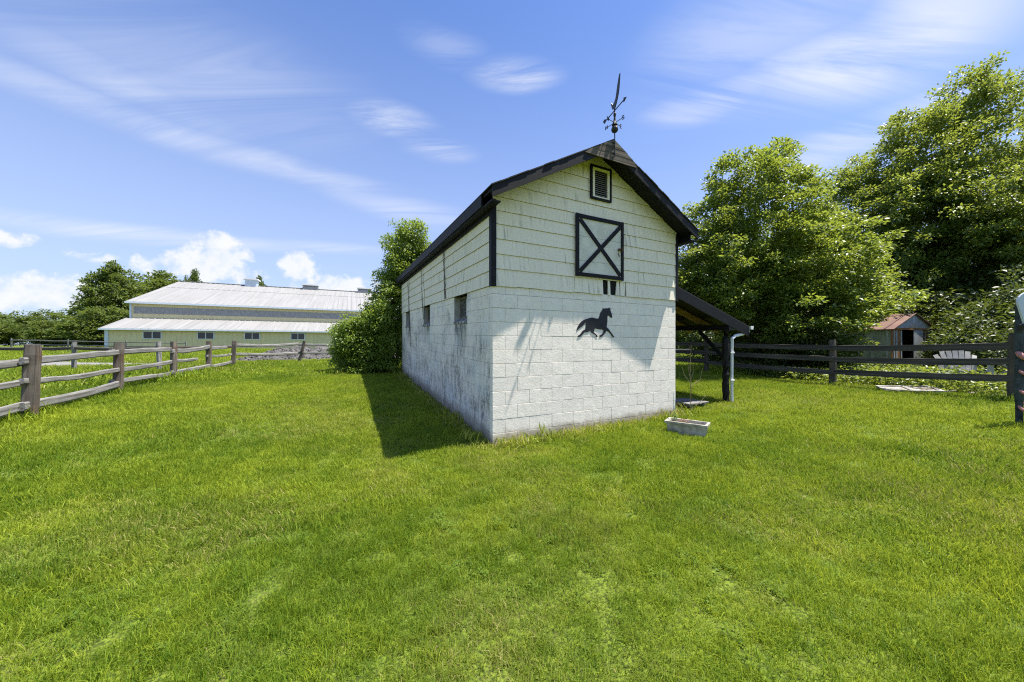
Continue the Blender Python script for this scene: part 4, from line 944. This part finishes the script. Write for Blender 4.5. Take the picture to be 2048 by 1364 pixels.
def make_tree(height, lobes, ntips, per, size, spray, mat, seed, trunk_r=.16, fork=.35, zmin=.25, droop=.35, shell=.45, wood_tips=260, up=1.2):
    """returns (wood mesh, leaf mesh), base at the origin"""
    r = np.random.default_rng(seed); T, d = sample_lobes(lobes, ntips, r, shell); ok = T[:, 2] > zmin; T, d = T[ok], d[ok]
    mb = MB(); tp = []; x = y = 0.0; rr = random.Random(seed)
    for i in range(9):
        z = -.3 + (height*.82+.3)*i/8; tp.append((x, y, z)); x += rr.uniform(-.05, .05)*height*.12; y += rr.uniform(-.05, .05)*height*.12
    mb.tube(tp, [trunk_r*(1.25 if i == 0 else 1-.85*i/8) for i in range(9)], 8)
    nodes = [Vector(p) for p in tp[2:]]; nr_ = [trunk_r*(1-.85*i/8) for i in range(2, 9)]
    order = np.argsort(np.linalg.norm(T[:, :2], axis=1))[:]
    pick = order[np.linspace(0, len(order)-1, min(wood_tips, len(order))).astype(int)]
    for q in pick:
        t = Vector(T[q]); best = min(range(len(nodes)), key=lambda k: (nodes[k]-t).length + max(0, nodes[k].z-t.z+.3*(t.xy-nodes[k].xy).length)*1.6)
        a = nodes[best]; r0 = min(nr_[best]*.6, .018*(t-a).length+.008); mid = a.lerp(t, .5) + Vector((0, 0, (t-a).length*.06))
        mb.tube([a, mid, t], [r0, r0*.65, .006], 5, cap=False); nodes += [mid, t]; nr_ += [r0*.65, .01]
    wood = mb.mesh('trunk', M['bark'], True, fix=False)
    n = len(T); C = np.repeat(T, per, 0); od = np.repeat(unit(T*[1, 1, .3] - np.array([0, 0, 0])), per, 0)
    off = unit(r.normal(0, 1, (n*per, 3)))*(r.uniform(0, 1, (n*per, 1))**.5)*spray*np.array([1, 1, .55]); C = C + off
    AX = od*.6 + off/spray*.8 + np.array([0, 0, -droop])
    lvb = np.repeat(np.clip(r.normal(.5, .2, n), 0, 1), per)
    return wood, leaf_mesh('crown', C, AX, size, mat, r, lvb, up)
def place_tree(name, meshes, x, y, label, cat='tree', group=None, s=(1, 1, 1), rz=0.0, dz=-.05):
    t = empty(name, (x, y, gz(x, y)+dz), rz, label, cat, group); t.scale = s
    link('trunk', meshes[0], t); link('crown', meshes[1], t); return t
# bright maple behind the dark fence
mp = make_tree(9.0, [(0, 0, 5.6, 2.1, 2.1, 3.2), (-1.8, -.3, 4.1, 1.9, 1.8, 2.1), (1.7, -.6, 4.0, 1.9, 1.8, 1.9), (-2.5, -.3, 3.2, 1.4, 1.4, 1.3), (2.4, -.9, 3.0, 1.3, 1.3, 1.0), (.5, -1.5, 2.2, 1.4, 1.1, 1.6), (.9, 0, 8.0, .7, .7, 1.5), (-.9, .2, 7.7, .65, .65, 1.4), (2.0, 0, 7.0, .6, .6, 1.3), (.3, .8, 3.0, 1.9, 1.6, 2.4)],
               1350, 92, .112, .33, M['maple'], 11, .17, zmin=.6)
place_tree('maple_tree', mp, 9.0, 12.5, 'bright green maple just right of the barn behind the dark fence', s=(1.0, 1.0, .9))
mp2 = make_tree(7.2, [(0, 0, 4.6, 2.2, 2.0, 2.6), (-1.6, -.4, 3.0, 1.7, 1.6, 1.8), (1.7, -.4, 3.2, 1.8, 1.7, 2.0), (.2, -1.2, 2.2, 2.0, 1.3, 1.5)], 820, 86, .12, .34, M['maple'], 12, .13, zmin=.7)
place_tree('young_maple', mp2, 14.2, 16.4, 'shorter bright maple leaning over the metal shed roof')
ok1 = make_tree(14.5, [(0, 0, 9.6, 3.6, 3.6, 4.2), (-3.4, -.6, 7.0, 2.6, 2.6, 3.0), (3.0, -.6, 7.4, 3.0, 2.8, 3.2), (-1.2, -2.2, 5.0, 3.0, 2.2, 2.6), (2.2, -2.0, 4.6, 2.8, 2.2, 2.5), (-4.2, -.8, 4.2, 2.2, 2.0, 2.0), (.5, 0, 13.0, 1.6, 1.6, 1.7), (-2, 0, 11.2, 1.6, 1.6, 1.8), (-1.5, -3.6, 6.0, 2.8, 1.6, 2.2), (2.6, -3.4, 6.4, 2.6, 1.6, 2.2)],
                1500, 92, .15, .48, M['oak'], 21, .26, zmin=1.0)
place_tree('broadleaf_tree', ok1, 24.2, 18.2, 'tallest broad dark tree at the right edge of the photo', s=(1.0, 1.0, 1.06))
place_tree('broadleaf_tree', ok1, 20.4, 19.4, 'broad dark tree rising behind the metal shed', s=(.93, .93, .80), rz=R(130))
place_tree('broadleaf_tree', ok1, 29.5, 15.5, 'broad dark tree leaning in at the far right behind the hoop pole', s=(.9, .9, .9), rz=R(250))
place_tree('broadleaf_tree', ok1, 14.0, 22.5, 'dim broad tree behind the bright maple', s=(.62, .62, .52), rz=R(40))
# shrubs filling in below the trees
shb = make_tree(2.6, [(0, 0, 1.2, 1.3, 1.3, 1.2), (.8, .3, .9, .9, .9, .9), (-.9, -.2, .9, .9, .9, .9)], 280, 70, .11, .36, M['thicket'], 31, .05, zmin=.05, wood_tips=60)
SHR = [(9.3, 11.4, .8), (10.4, 12.0, .8), (10.6, 14.6, 1.2), (17.8, 14.6, 1.2), (19.5, 13.6, 1.3), (15.6, 10.9, .9), (17.2, 11.2, 1.2), (19.8, 11.2, 1.4), (14.2, 8.7, .8), (16.2, 8.6, 1.2), (22.5, 12.5, 1.7), (13.2, 18.2, 1.6), (11.4, 16.8, 1.3), (20.5, 8.6, 1.4), (25, 13, 1.9), (18, 17.4, 1.9), (22.0, 16.0, 2.0)]
for i, (x, y, s) in enumerate(SHR):
    place_tree('understory_shrub', shb, x, y, 'shade-darkened leafy shrub in the thicket under the right hand trees', 'shrub', 'shrubs of the right hand thicket', (s, s, s*random.uniform(.85, 1.2)), random.uniform(0, 6.28))
# weeds behind the dark fence, along the shed
def leaf_scatter(name, fn, n, size, mat, seed, hmax, label, cat):
    r = np.random.default_rng(seed); xy = fn(r, n); z = ground(xy[:, 0], xy[:, 1]); hh = hmax*r.uniform(0, 1, n)**1.5*(.35+1.1*vnoise(xy[:, 0], xy[:, 1], 1.1, 21))
    C = np.c_[xy, z+hh]; AX = np.c_[r.normal(0, 1, (n, 2)), r.uniform(-.3, .5, n)]
    o = link(name, leaf_mesh(name, C, AX, size, mat, r, .5, .9)); tag(o, label, cat, None, 'stuff'); return o
def weeds(r, n):
    a = r.uniform(0, 1, n); b = r.uniform(0, 1, n)**1.3
    x = 7.4+(9.7-7.4)*(1-a) ; t = r.uniform(0, 1, n)
    px = np.where(t < .55, 7.1+t/.55*1.5, 8.6+(t-.55)/.45*1.0); py = np.where(t < .55, 12.0-t/.55*2.9, 9.1-(t-.55)/.45*2.4)
    return np.c_[px + .25 + b*6.5, py + b*1.6 + r.normal(0, .3, n)]
leaf_scatter('weeds', weeds, 36000, .085, M['oak'], 41, .42, 'leafy weeds growing behind the dark board fence', 'weeds')
# overgrown shrub and vine at the back of the barn
vr = np.random.default_rng(51)
VL = [(-4.25, 13.9, 5.1, .85, .9, 1.25), (-4.35, 13.7, 4.0, 1.0, .9, 1.1), (-4.55, 13.3, 2.9, .85, .8, 1.0), (-5.05, 13.0, 2.2, 1.0, .9, .95), (-5.55, 12.9, 1.55, 1.15, .9, .9), (-4.75, 12.75, 1.1, .9, .7, .9), (-6.0, 13.1, 1.0, .8, .8, .7), (-5.3, 12.6, .75, .9, .6, .5), (-6.35, 12.95, 1.95, .5, .4, .25), (-6.0, 12.9, 2.05, .6, .5, .35), (-3.95, 13.6, 6.0, .5, .5, .45), (-3.6, 13.9, 4.7, .6, .6, 1.0)]
VT, _ = sample_lobes(VL, 1500, vr, .5)
per = 58; C = np.repeat(VT, per, 0); off = unit(vr.normal(0, 1, (len(C), 3)))*(vr.uniform(0, 1, (len(C), 1))**.5)*.26*np.array([1, 1, .6]); C = C+off
keep = C[:, 2] > ground(C[:, 0], C[:, 1])+.02
ls = -SA*(C[:, 0]-BX)+CA*(C[:, 1]-BY); lt = CA*(C[:, 0]-BX)+SA*(C[:, 1]-BY)
keep &= ~((ls < L+.35) & (lt > -.24) & (C[:, 2] < 5.2)); keep &= ~((ls < 7.4) & (lt > -.7))
C, off = C[keep], off[keep]
vine = empty('overgrown_shrub', (-5.0, 13.2, gz(-5, 13.2)), 0, 'tall overgrown shrub with vines at the back corner of the barn', 'shrub')
link('foliage', leaf_mesh('foliage', C-np.array(vine.location), off/.26+np.array([-.1, -.3, -.35]), .085, M['vine'], vr, .5, 1.0), vine)
vb = MB()
for i in range(46):
    t = Vector(VT[vr.integers(len(VT))])-vine.location; b = Vector((random.uniform(-.5, .7), random.uniform(-.2, .5), -.1)); m_ = b.lerp(t, .5)+Vector((random.uniform(-.15, .15), random.uniform(-.15, .15), .1))
    vb.tube([b, m_, t], [.022, .014, .005], 5, cap=False)
vb.build('stem', M['bark'], vine)
# dry vine stems creeping up the side siding
M['dead_vine'] = simple('dead_vine', (0.10, 0.09, 0.075), 0.9, 0.3, 20)
def creeper(s0, z0, z1, seed, label, fork=3):
    r = random.Random(seed); x0, y0 = BX-SA*s0, BY+CA*s0; t = empty('dead_creeper', (x0, y0, 0), math.atan2(SA, CA), label, 'vine', 'dead vines on the side siding')
    for k in range(fork):
        pts = []; y = r.uniform(-.1, .1); z = z0
        while z < z1:
            pts.append((-.026-r.uniform(0, .006), y, z+.033*s0)); z += .07; y += r.uniform(-.035, .035)+.012
        MB().tube(pts, [.0036*(1-.6*i/len(pts))+.0012 for i in range(len(pts))], 4).build('stem', M['dead_vine'], t)
        for q in range(9):
            p = pts[r.randrange(len(pts))]; MB().tube([p, (p[0], p[1]+r.uniform(-.1, .1), p[2]+r.uniform(.02, .09))], [.003, .0015], 4).build('tendril', M['dead_vine'], t)
creeper(2.45, 2.34, 3.36, 1, 'dead creeper stems climbing the siding nearest the front corner', 5)
creeper(4.55, 2.0, 3.34, 2, 'dead creeper stem on the siding above the middle side window', 3)
creeper(6.6, 1.2, 3.34, 3, 'dead creeper stems on the wall nearest the overgrown shrub', 4)
# far trees on the left and behind the arena
ft = make_tree(11, [(0, 0, 7, 3.4, 3.4, 3.4), (-2.6, 0, 5, 2.4, 2.4, 2.4), (2.5, .3, 5.2, 2.4, 2.4, 2.5), (.5, .2, 9.6, 1.7, 1.7, 1.6), (-1.5, 0, 8.8, 1.4, 1.4, 1.4), (0, -1.5, 3.6, 2.8, 1.8, 1.8)], 420, 44, .36, .72, M['farleaf'], 61, .3, zmin=.8, wood_tips=120)
ft2 = make_tree(9, [(0, 0, 5, 3.6, 3.2, 3.2), (-2.8, 0, 3.4, 2.4, 2.4, 2.4), (2.7, .3, 3.8, 2.4, 2.4, 2.4), (0, -1.5, 2.0, 3.4, 1.8, 1.6)], 380, 44, .36, .75, M['farleaf'], 62, .25, zmin=.2, wood_tips=80)
place_tree('field_tree', ft, -54.0, 46.0, 'tall dark round tree just left of the arena', s=(.8, .8, 1.0))
place_tree('field_tree', ft2, -58.5, 50.0, 'lower leafy tree at the left foot of the tall dark round tree', s=(1.1, 1.1, .85))
place_tree('field_tree', ft2, -48.2, 41.5, 'bushy tree against the left end of the arena', s=(.8, .8, .62), rz=1.2)
place_tree('field_tree', ft, -70.5, 68.0, 'green tree rising above the left slope of the arena roof', s=(1.45, 1.45, 1.32), rz=2.0)
place_tree('field_tree', ft, -76.0, 67.0, 'paler tree between the round tree and the arena roof', s=(1.1, 1.1, 1.08), rz=4.0)
place_tree('field_tree', ft, -73.0, 78.0, 'thin treetop showing just above the left end of the arena ridge', s=(.6, .6, 1.53), rz=1.0)
place_tree('field_tree', ft, -62.0, 84.0, 'small treetop peeping over the ridge beside the cupola', s=(.7, .7, 1.5), rz=3.0)
rl = random.Random(5)
for i in range(15):
    x = -66-i*6.0+rl.uniform(-2, 2); y = 66+rl.uniform(-8, 8)-.12*i
    s = (8.6+rl.uniform(-1.2, .6))/9.6*(y/66)
    place_tree('hedgerow_tree', ft2, x, y, 'rounded tree in the low tree line at the far left', 'tree', 'trees of the far left tree line', (s*1.15, s*1.15, s), rl.uniform(0, 6.28))
for i in range(9):
    x = -50-i*5.2+rl.uniform(-1, 1); y = 45+rl.uniform(-2, 3); s = .5+rl.uniform(-.06, .1)
    place_tree('hedgerow_bush', ft2, x, y, 'low bush in front of the far left tree line', 'bush', 'bushes before the far left tree line', (s*1.2, s*1.2, s), rl.uniform(0, 6.28))
for i, (x, y, s) in enumerate(((10, 40, .75), (15.5, 42, .9), (21, 41, .8), (27, 43, 1.0), (18.5, 36, .5))):
    place_tree('paddock_tree', ft2, x, y, 'dark tree beyond the paddock fence seen under the lean-to', 'tree', 'trees beyond the paddock fence', (s, s, s), i*1.3)

# ------------------------------------------------------------------ grass
def grass_mat():
    m, n, p = material('grass_blade')
    tn = n.n('ShaderNodeAttribute'); tn.attribute_type = 'INSTANCER'; tn.attribute_name = 'tint'
    dr = n.n('ShaderNodeAttribute'); dr.attribute_type = 'INSTANCER'; dr.attribute_name = 'dry'
    bl = n.n('ShaderNodeAttribute'); bl.attribute_name = 'bl'
    v = n.math('ADD', n.math('MULTIPLY', tn.outputs['Fac'], 0.56), n.math('MULTIPLY', bl.outputs['Fac'], 0.44))
    col = n.mix(v, (0.053, 0.130, 0.009), (0.385, 0.455, 0.036))
    col = n.mix(n.math('MULTIPLY', dr.outputs['Fac'], 0.42), col, (0.43, 0.375, 0.11))
    straw = n.math('MULTIPLY', n.ramp(n.math('ADD', bl.outputs['Fac'], n.math('MULTIPLY', dr.outputs['Fac'], 0.22)), 0.985, 1.02), 0.8)
    col = n.mix(straw, col, (0.50, 0.41, 0.19))
    finish(n, p, col, 0.5, spec=0.14)
    t = n.n('ShaderNodeBsdfTranslucent'); n.set(t.inputs[0], n.mix(straw, n.mix(v, (0.20, 0.32, 0.02), (0.52, 0.56, 0.05)), (0.55, 0.45, 0.2)))
    mx = n.n('ShaderNodeMixShader'); mx.inputs[0].default_value = .38; n.set(mx.inputs[1], p.outputs[0]); n.set(mx.inputs[2], t.outputs[0])
    out = [q for q in m.node_tree.nodes if q.type == 'OUTPUT_MATERIAL'][0]; n.set(out.inputs[0], mx.outputs[0]); return m
M['grass'] = grass_mat()
M['weed'] = leaf_mat('clover_leaf', (0.075, 0.145, 0.015), (0.18, 0.25, 0.03), (0.27, 0.36, 0.04), 0.35, 0.55, 0.15)
GC = bpy.data.collections.new('grass_tufts')
def tuft(name, seed, nb, rad, h0, h1, w0, w1, lean):
    r = np.random.default_rng(seed); a = r.uniform(0, 6.283, nb); d = rad*np.sqrt(r.uniform(0, 1, nb)); bx, by = np.cos(a)*d, np.sin(a)*d
    h = r.uniform(h0, h1, nb); wdt = r.uniform(w0, w1, nb)/2; la = r.uniform(0, 6.283, nb); lm = r.uniform(.15, lean, nb)*h; fa = r.uniform(0, 6.283, nb)
    ox, oy = np.cos(la)*lm, np.sin(la)*lm; fx, fy = np.cos(fa)*wdt, np.sin(fa)*wdt; z0 = np.full(nb, -.012)
    mid = .55
    V = np.stack([np.c_[bx-fx, by-fy, z0], np.c_[bx+fx, by+fy, z0], np.c_[bx+ox*.32+fx*.8, by+oy*.32+fy*.8, h*mid], np.c_[bx+ox*.32-fx*.8, by+oy*.32-fy*.8, h*mid], np.c_[bx+ox, by+oy, h*(1-.25*(lm/h)**2)]], 1).reshape(-1, 3)
    i = np.arange(nb)[:, None]*5
    F = np.concatenate([i+np.array([[0, 1, 2]]), i+np.array([[0, 2, 3]]), i+np.array([[3, 2, 4]])], 1).reshape(-1, 3)
    me = bpy.data.meshes.new(name); mesh_np(me, V, F); me.materials.append(M['grass'])
    at = me.attributes.new('bl', 'FLOAT', 'POINT'); at.data.foreach_set('value', np.repeat(r.uniform(0, 1, nb), 5).astype(np.float32))
    me.polygons.foreach_set('use_smooth', np.ones(len(me.polygons), bool))
    o = bpy.data.objects.new(name, me); GC.objects.link(o)
def weed_tuft(name, seed, nl, rad, size, kind):
    r = np.random.default_rng(seed); a = r.uniform(0, 6.283, nl)
    if kind == 'rosette': C = np.c_[np.cos(a)*.01, np.sin(a)*.01, np.full(nl, .015)]; AX = np.c_[np.cos(a), np.sin(a), r.uniform(.05, .6, nl)]
    else: d = rad*np.sqrt(r.uniform(0, 1, nl)); C = np.c_[np.cos(a)*d, np.sin(a)*d, r.uniform(.03, .065, nl)]; AX = np.c_[r.normal(0, 1, (nl, 2)), r.uniform(-.1, .3, nl)]
    me = leaf_mesh(name, C, AX, size, M['weed'], r, .5, 1.6, .5 if kind == 'rosette' else .95); o = bpy.data.objects.new(name, me); GC.objects.link(o)
for k in range(4): tuft('grass_a%d' % k, 70+k, 34, .06, .018, .058, .0022, .0042, 1.35)
for k in range(3): tuft('grass_b%d' % k, 80+k, 50, .12, .020, .060, .0040, .0065, 1.2)
for k in range(2): tuft('grass_c%d' % k, 90+k, 80, .34, .035, .085, .010, .018, .9)
tuft('grass_d0', 95, 26, .05, .07, .17, .0028, .0045, .9)
weed_tuft('grass_w0', 96, 12, .02, .085, 'rosette'); weed_tuft('grass_w1', 97, 34, .10, .026, 'clover'); weed_tuft('grass_w2', 98, 9, .02, .06, 'rosette')
def scatter():
    r = np.random.default_rng(99); P = []; K = []; S = []
    def area(n, d0, d1, dens, kinds, s0, s1):
        lo, hi = (-12, 192) if d1 < 14 else (12, 168); nn = int(dens*.5*R(hi-lo)*(d1**2-d0**2)); a = r.uniform(R(lo), R(hi), nn); d = np.sqrt(r.uniform(d0**2, d1**2, nn))
        P.append(np.c_[np.cos(a)*d, np.sin(a)*d]); K.append(r.choice(kinds, nn)); S.append(r.uniform(s0, s1, nn))
    area(0, .5, 3.2, 620, [0, 1, 2, 3], .75, 1.2); area(0, 3.2, 6.0, 430, [0, 1, 2, 3, 4, 5, 6], .8, 1.25); area(0, 6.0, 13.5, 170, [4, 5, 6], .85, 1.3); area(0, 13.5, 30, 22, [7, 8], .8, 1.25); area(0, 30, 62, 5, [7, 8], 1.2, 2.0)
    nd = len(P); area(0, .8, 9, 3.0, [9], .5, .85); area(0, .8, 7, 1.0, [10, 12], .4, .7); area(0, .8, 8, 9, [11], .4, .75)
    XY = np.concatenate(P); K = np.concatenate(K); S = np.concatenate(S); x, y = XY[:, 0], XY[:, 1]
    lt = CA*(x-BX)+SA*(y-BY); ls = -SA*(x-BX)+CA*(y-BY)
    ok = ~((lt > -.0) & (lt < W+.02) & (ls > -.0) & (ls < L))
    ok &= ~((np.abs(x-2.72) < .2) & (np.abs(y-5.3) < .2))
    dl = np.min([np.abs(y-np.interp(x, [p[0] for p in path], [p[1] for p in path])) - .5*np.interp(x, [p[0] for p in path], wd)], axis=0); ok &= ~((x < -12.0) & (dl < r.uniform(-.25, .1, len(x))))
    ok &= ~((x > -17.5) & (x < -2) & (y > 20.7) & (y < 26))
    cl = vnoise(x, y, .8, 31)*.6+vnoise(x, y, 2.3, 32)*.4; ok &= ~((K == 11) & (cl < .60)); ok &= ~((K == 9) & (vnoise(x, y, 1.1, 33) < .55))
    thin = vnoise(x, y, 3.5, 34)*.6+vnoise(x, y, 9, 35)*.4; ok &= ~((K < 7) & (thin < .27) & (r.uniform(0, 1, len(x)) < .75))
    x, y, K, S, lt, ls = x[ok], y[ok], K[ok], S[ok], lt[ok], ls[ok]; n = len(x); z = ground(x, y)
    # uneven height: rougher tufts along the wall foot and fences, worn patches elsewhere
    wall = (lt > -.12) & (lt < W+.15) & (ls > -.14) & (ls < L+.1); S = np.where(wall & (K < 7), S*np.where(r.uniform(0, 1, n) < .25, r.uniform(1.6, 3.0, n), r.uniform(.8, 1.6, n)), S)
    fl_ = np.min([np.hypot(x-px, y-py) for (px, py) in PL+PR], 0); S = np.where((fl_ < .35) & (K < 9), S*r.uniform(1, 1.9, n), S)
    beyond = (x < np.interp(y, [p[1] for p in PL], [p[0] for p in PL])) & (y < 20); S = np.where(beyond & (K < 9), S*np.where(y < 12, 1.6, 1.1), S)
    hgt = S*(.55+.5*vnoise(x, y, 1.7, 36)+.5*vnoise(x, y, 6.0, 45))
    tint = .40*vnoise(x, y, .42, 37)+.32*vnoise(x, y, 1.7, 38)+.28*vnoise(x, y, 5.5, 39); tint = np.clip((tint-.5)*2.1+.47+r.normal(0, .20, n), 0, 1)
    tint = np.where(beyond, tint*.6, tint)
    dry = np.clip((vnoise(x, y, .7, 40)*.45+vnoise(x, y, 2.6, 41)*.35+vnoise(x, y, 7.5, 44)*.2-.47)*3.0, 0, 1)*r.uniform(.2, 1, n); dry = np.where(wall, .8, dry)
    # mown blades lean the way the mower went, in gently changing swathes
    la = 6.283*vnoise(x, y, .35, 42)*.8 + 1.0 + r.normal(0, .5, n); lm = .10+.38*vnoise(x, y, .8, 43)
    me = bpy.data.meshes.new('grass'); me.vertices.add(n); me.vertices.foreach_set('co', np.c_[x, y, z].astype(np.float32).ravel())
    def fa(nm, tp, v, key='value'):
        a = me.attributes.new(nm, tp, 'POINT'); a.data.foreach_set(key, np.ascontiguousarray(v).ravel())
    fa('kind', 'INT', K.astype(np.int32)); fa('tint', 'FLOAT', tint.astype(np.float32)); fa('dry', 'FLOAT', dry.astype(np.float32))
    yaw = r.uniform(0, 6.283, n)
    fa('rot', 'FLOAT_VECTOR', np.c_[np.cos(la)*lm, np.sin(la)*lm, yaw].astype(np.float32), 'vector')
    fa('scl', 'FLOAT_VECTOR', np.c_[S, S, hgt].astype(np.float32), 'vector')
    o = link('grass', me); tag(o, 'short mown grass with clover and weeds covering the lawn', 'grass', None, 'stuff')
    ng = bpy.data.node_groups.new('grass_scatter', 'GeometryNodeTree')
    ng.interface.new_socket('Geometry', in_out='INPUT', socket_type='NodeSocketGeometry'); ng.interface.new_socket('Geometry', in_out='OUTPUT', socket_type='NodeSocketGeometry')
    N = ng.nodes; Lk = ng.links.new; gi = N.new('NodeGroupInput'); go = N.new('NodeGroupOutput'); ip = N.new('GeometryNodeInstanceOnPoints'); ci = N.new('GeometryNodeCollectionInfo')
    ci.inputs['Collection'].default_value = GC; ci.inputs['Separate Children'].default_value = True; ci.inputs['Reset Children'].default_value = True
    def na(nm, tp): q = N.new('GeometryNodeInputNamedAttribute'); q.data_type = tp; q.inputs['Name'].default_value = nm; return q.outputs['Attribute']
    e2 = N.new('FunctionNodeEulerToRotation'); Lk(na('rot', 'FLOAT_VECTOR'), e2.inputs[0])
    Lk(gi.outputs[0], ip.inputs['Points']); Lk(ci.outputs[0], ip.inputs['Instance']); ip.inputs['Pick Instance'].default_value = True
    Lk(na('kind', 'INT'), ip.inputs['Instance Index']); Lk(e2.outputs[0], ip.inputs['Rotation']); Lk(na('scl', 'FLOAT_VECTOR'), ip.inputs['Scale']); Lk(ip.outputs[0], go.inputs[0])
    md = o.modifiers.new('scatter', 'NODES'); md.node_group = ng
scatter()
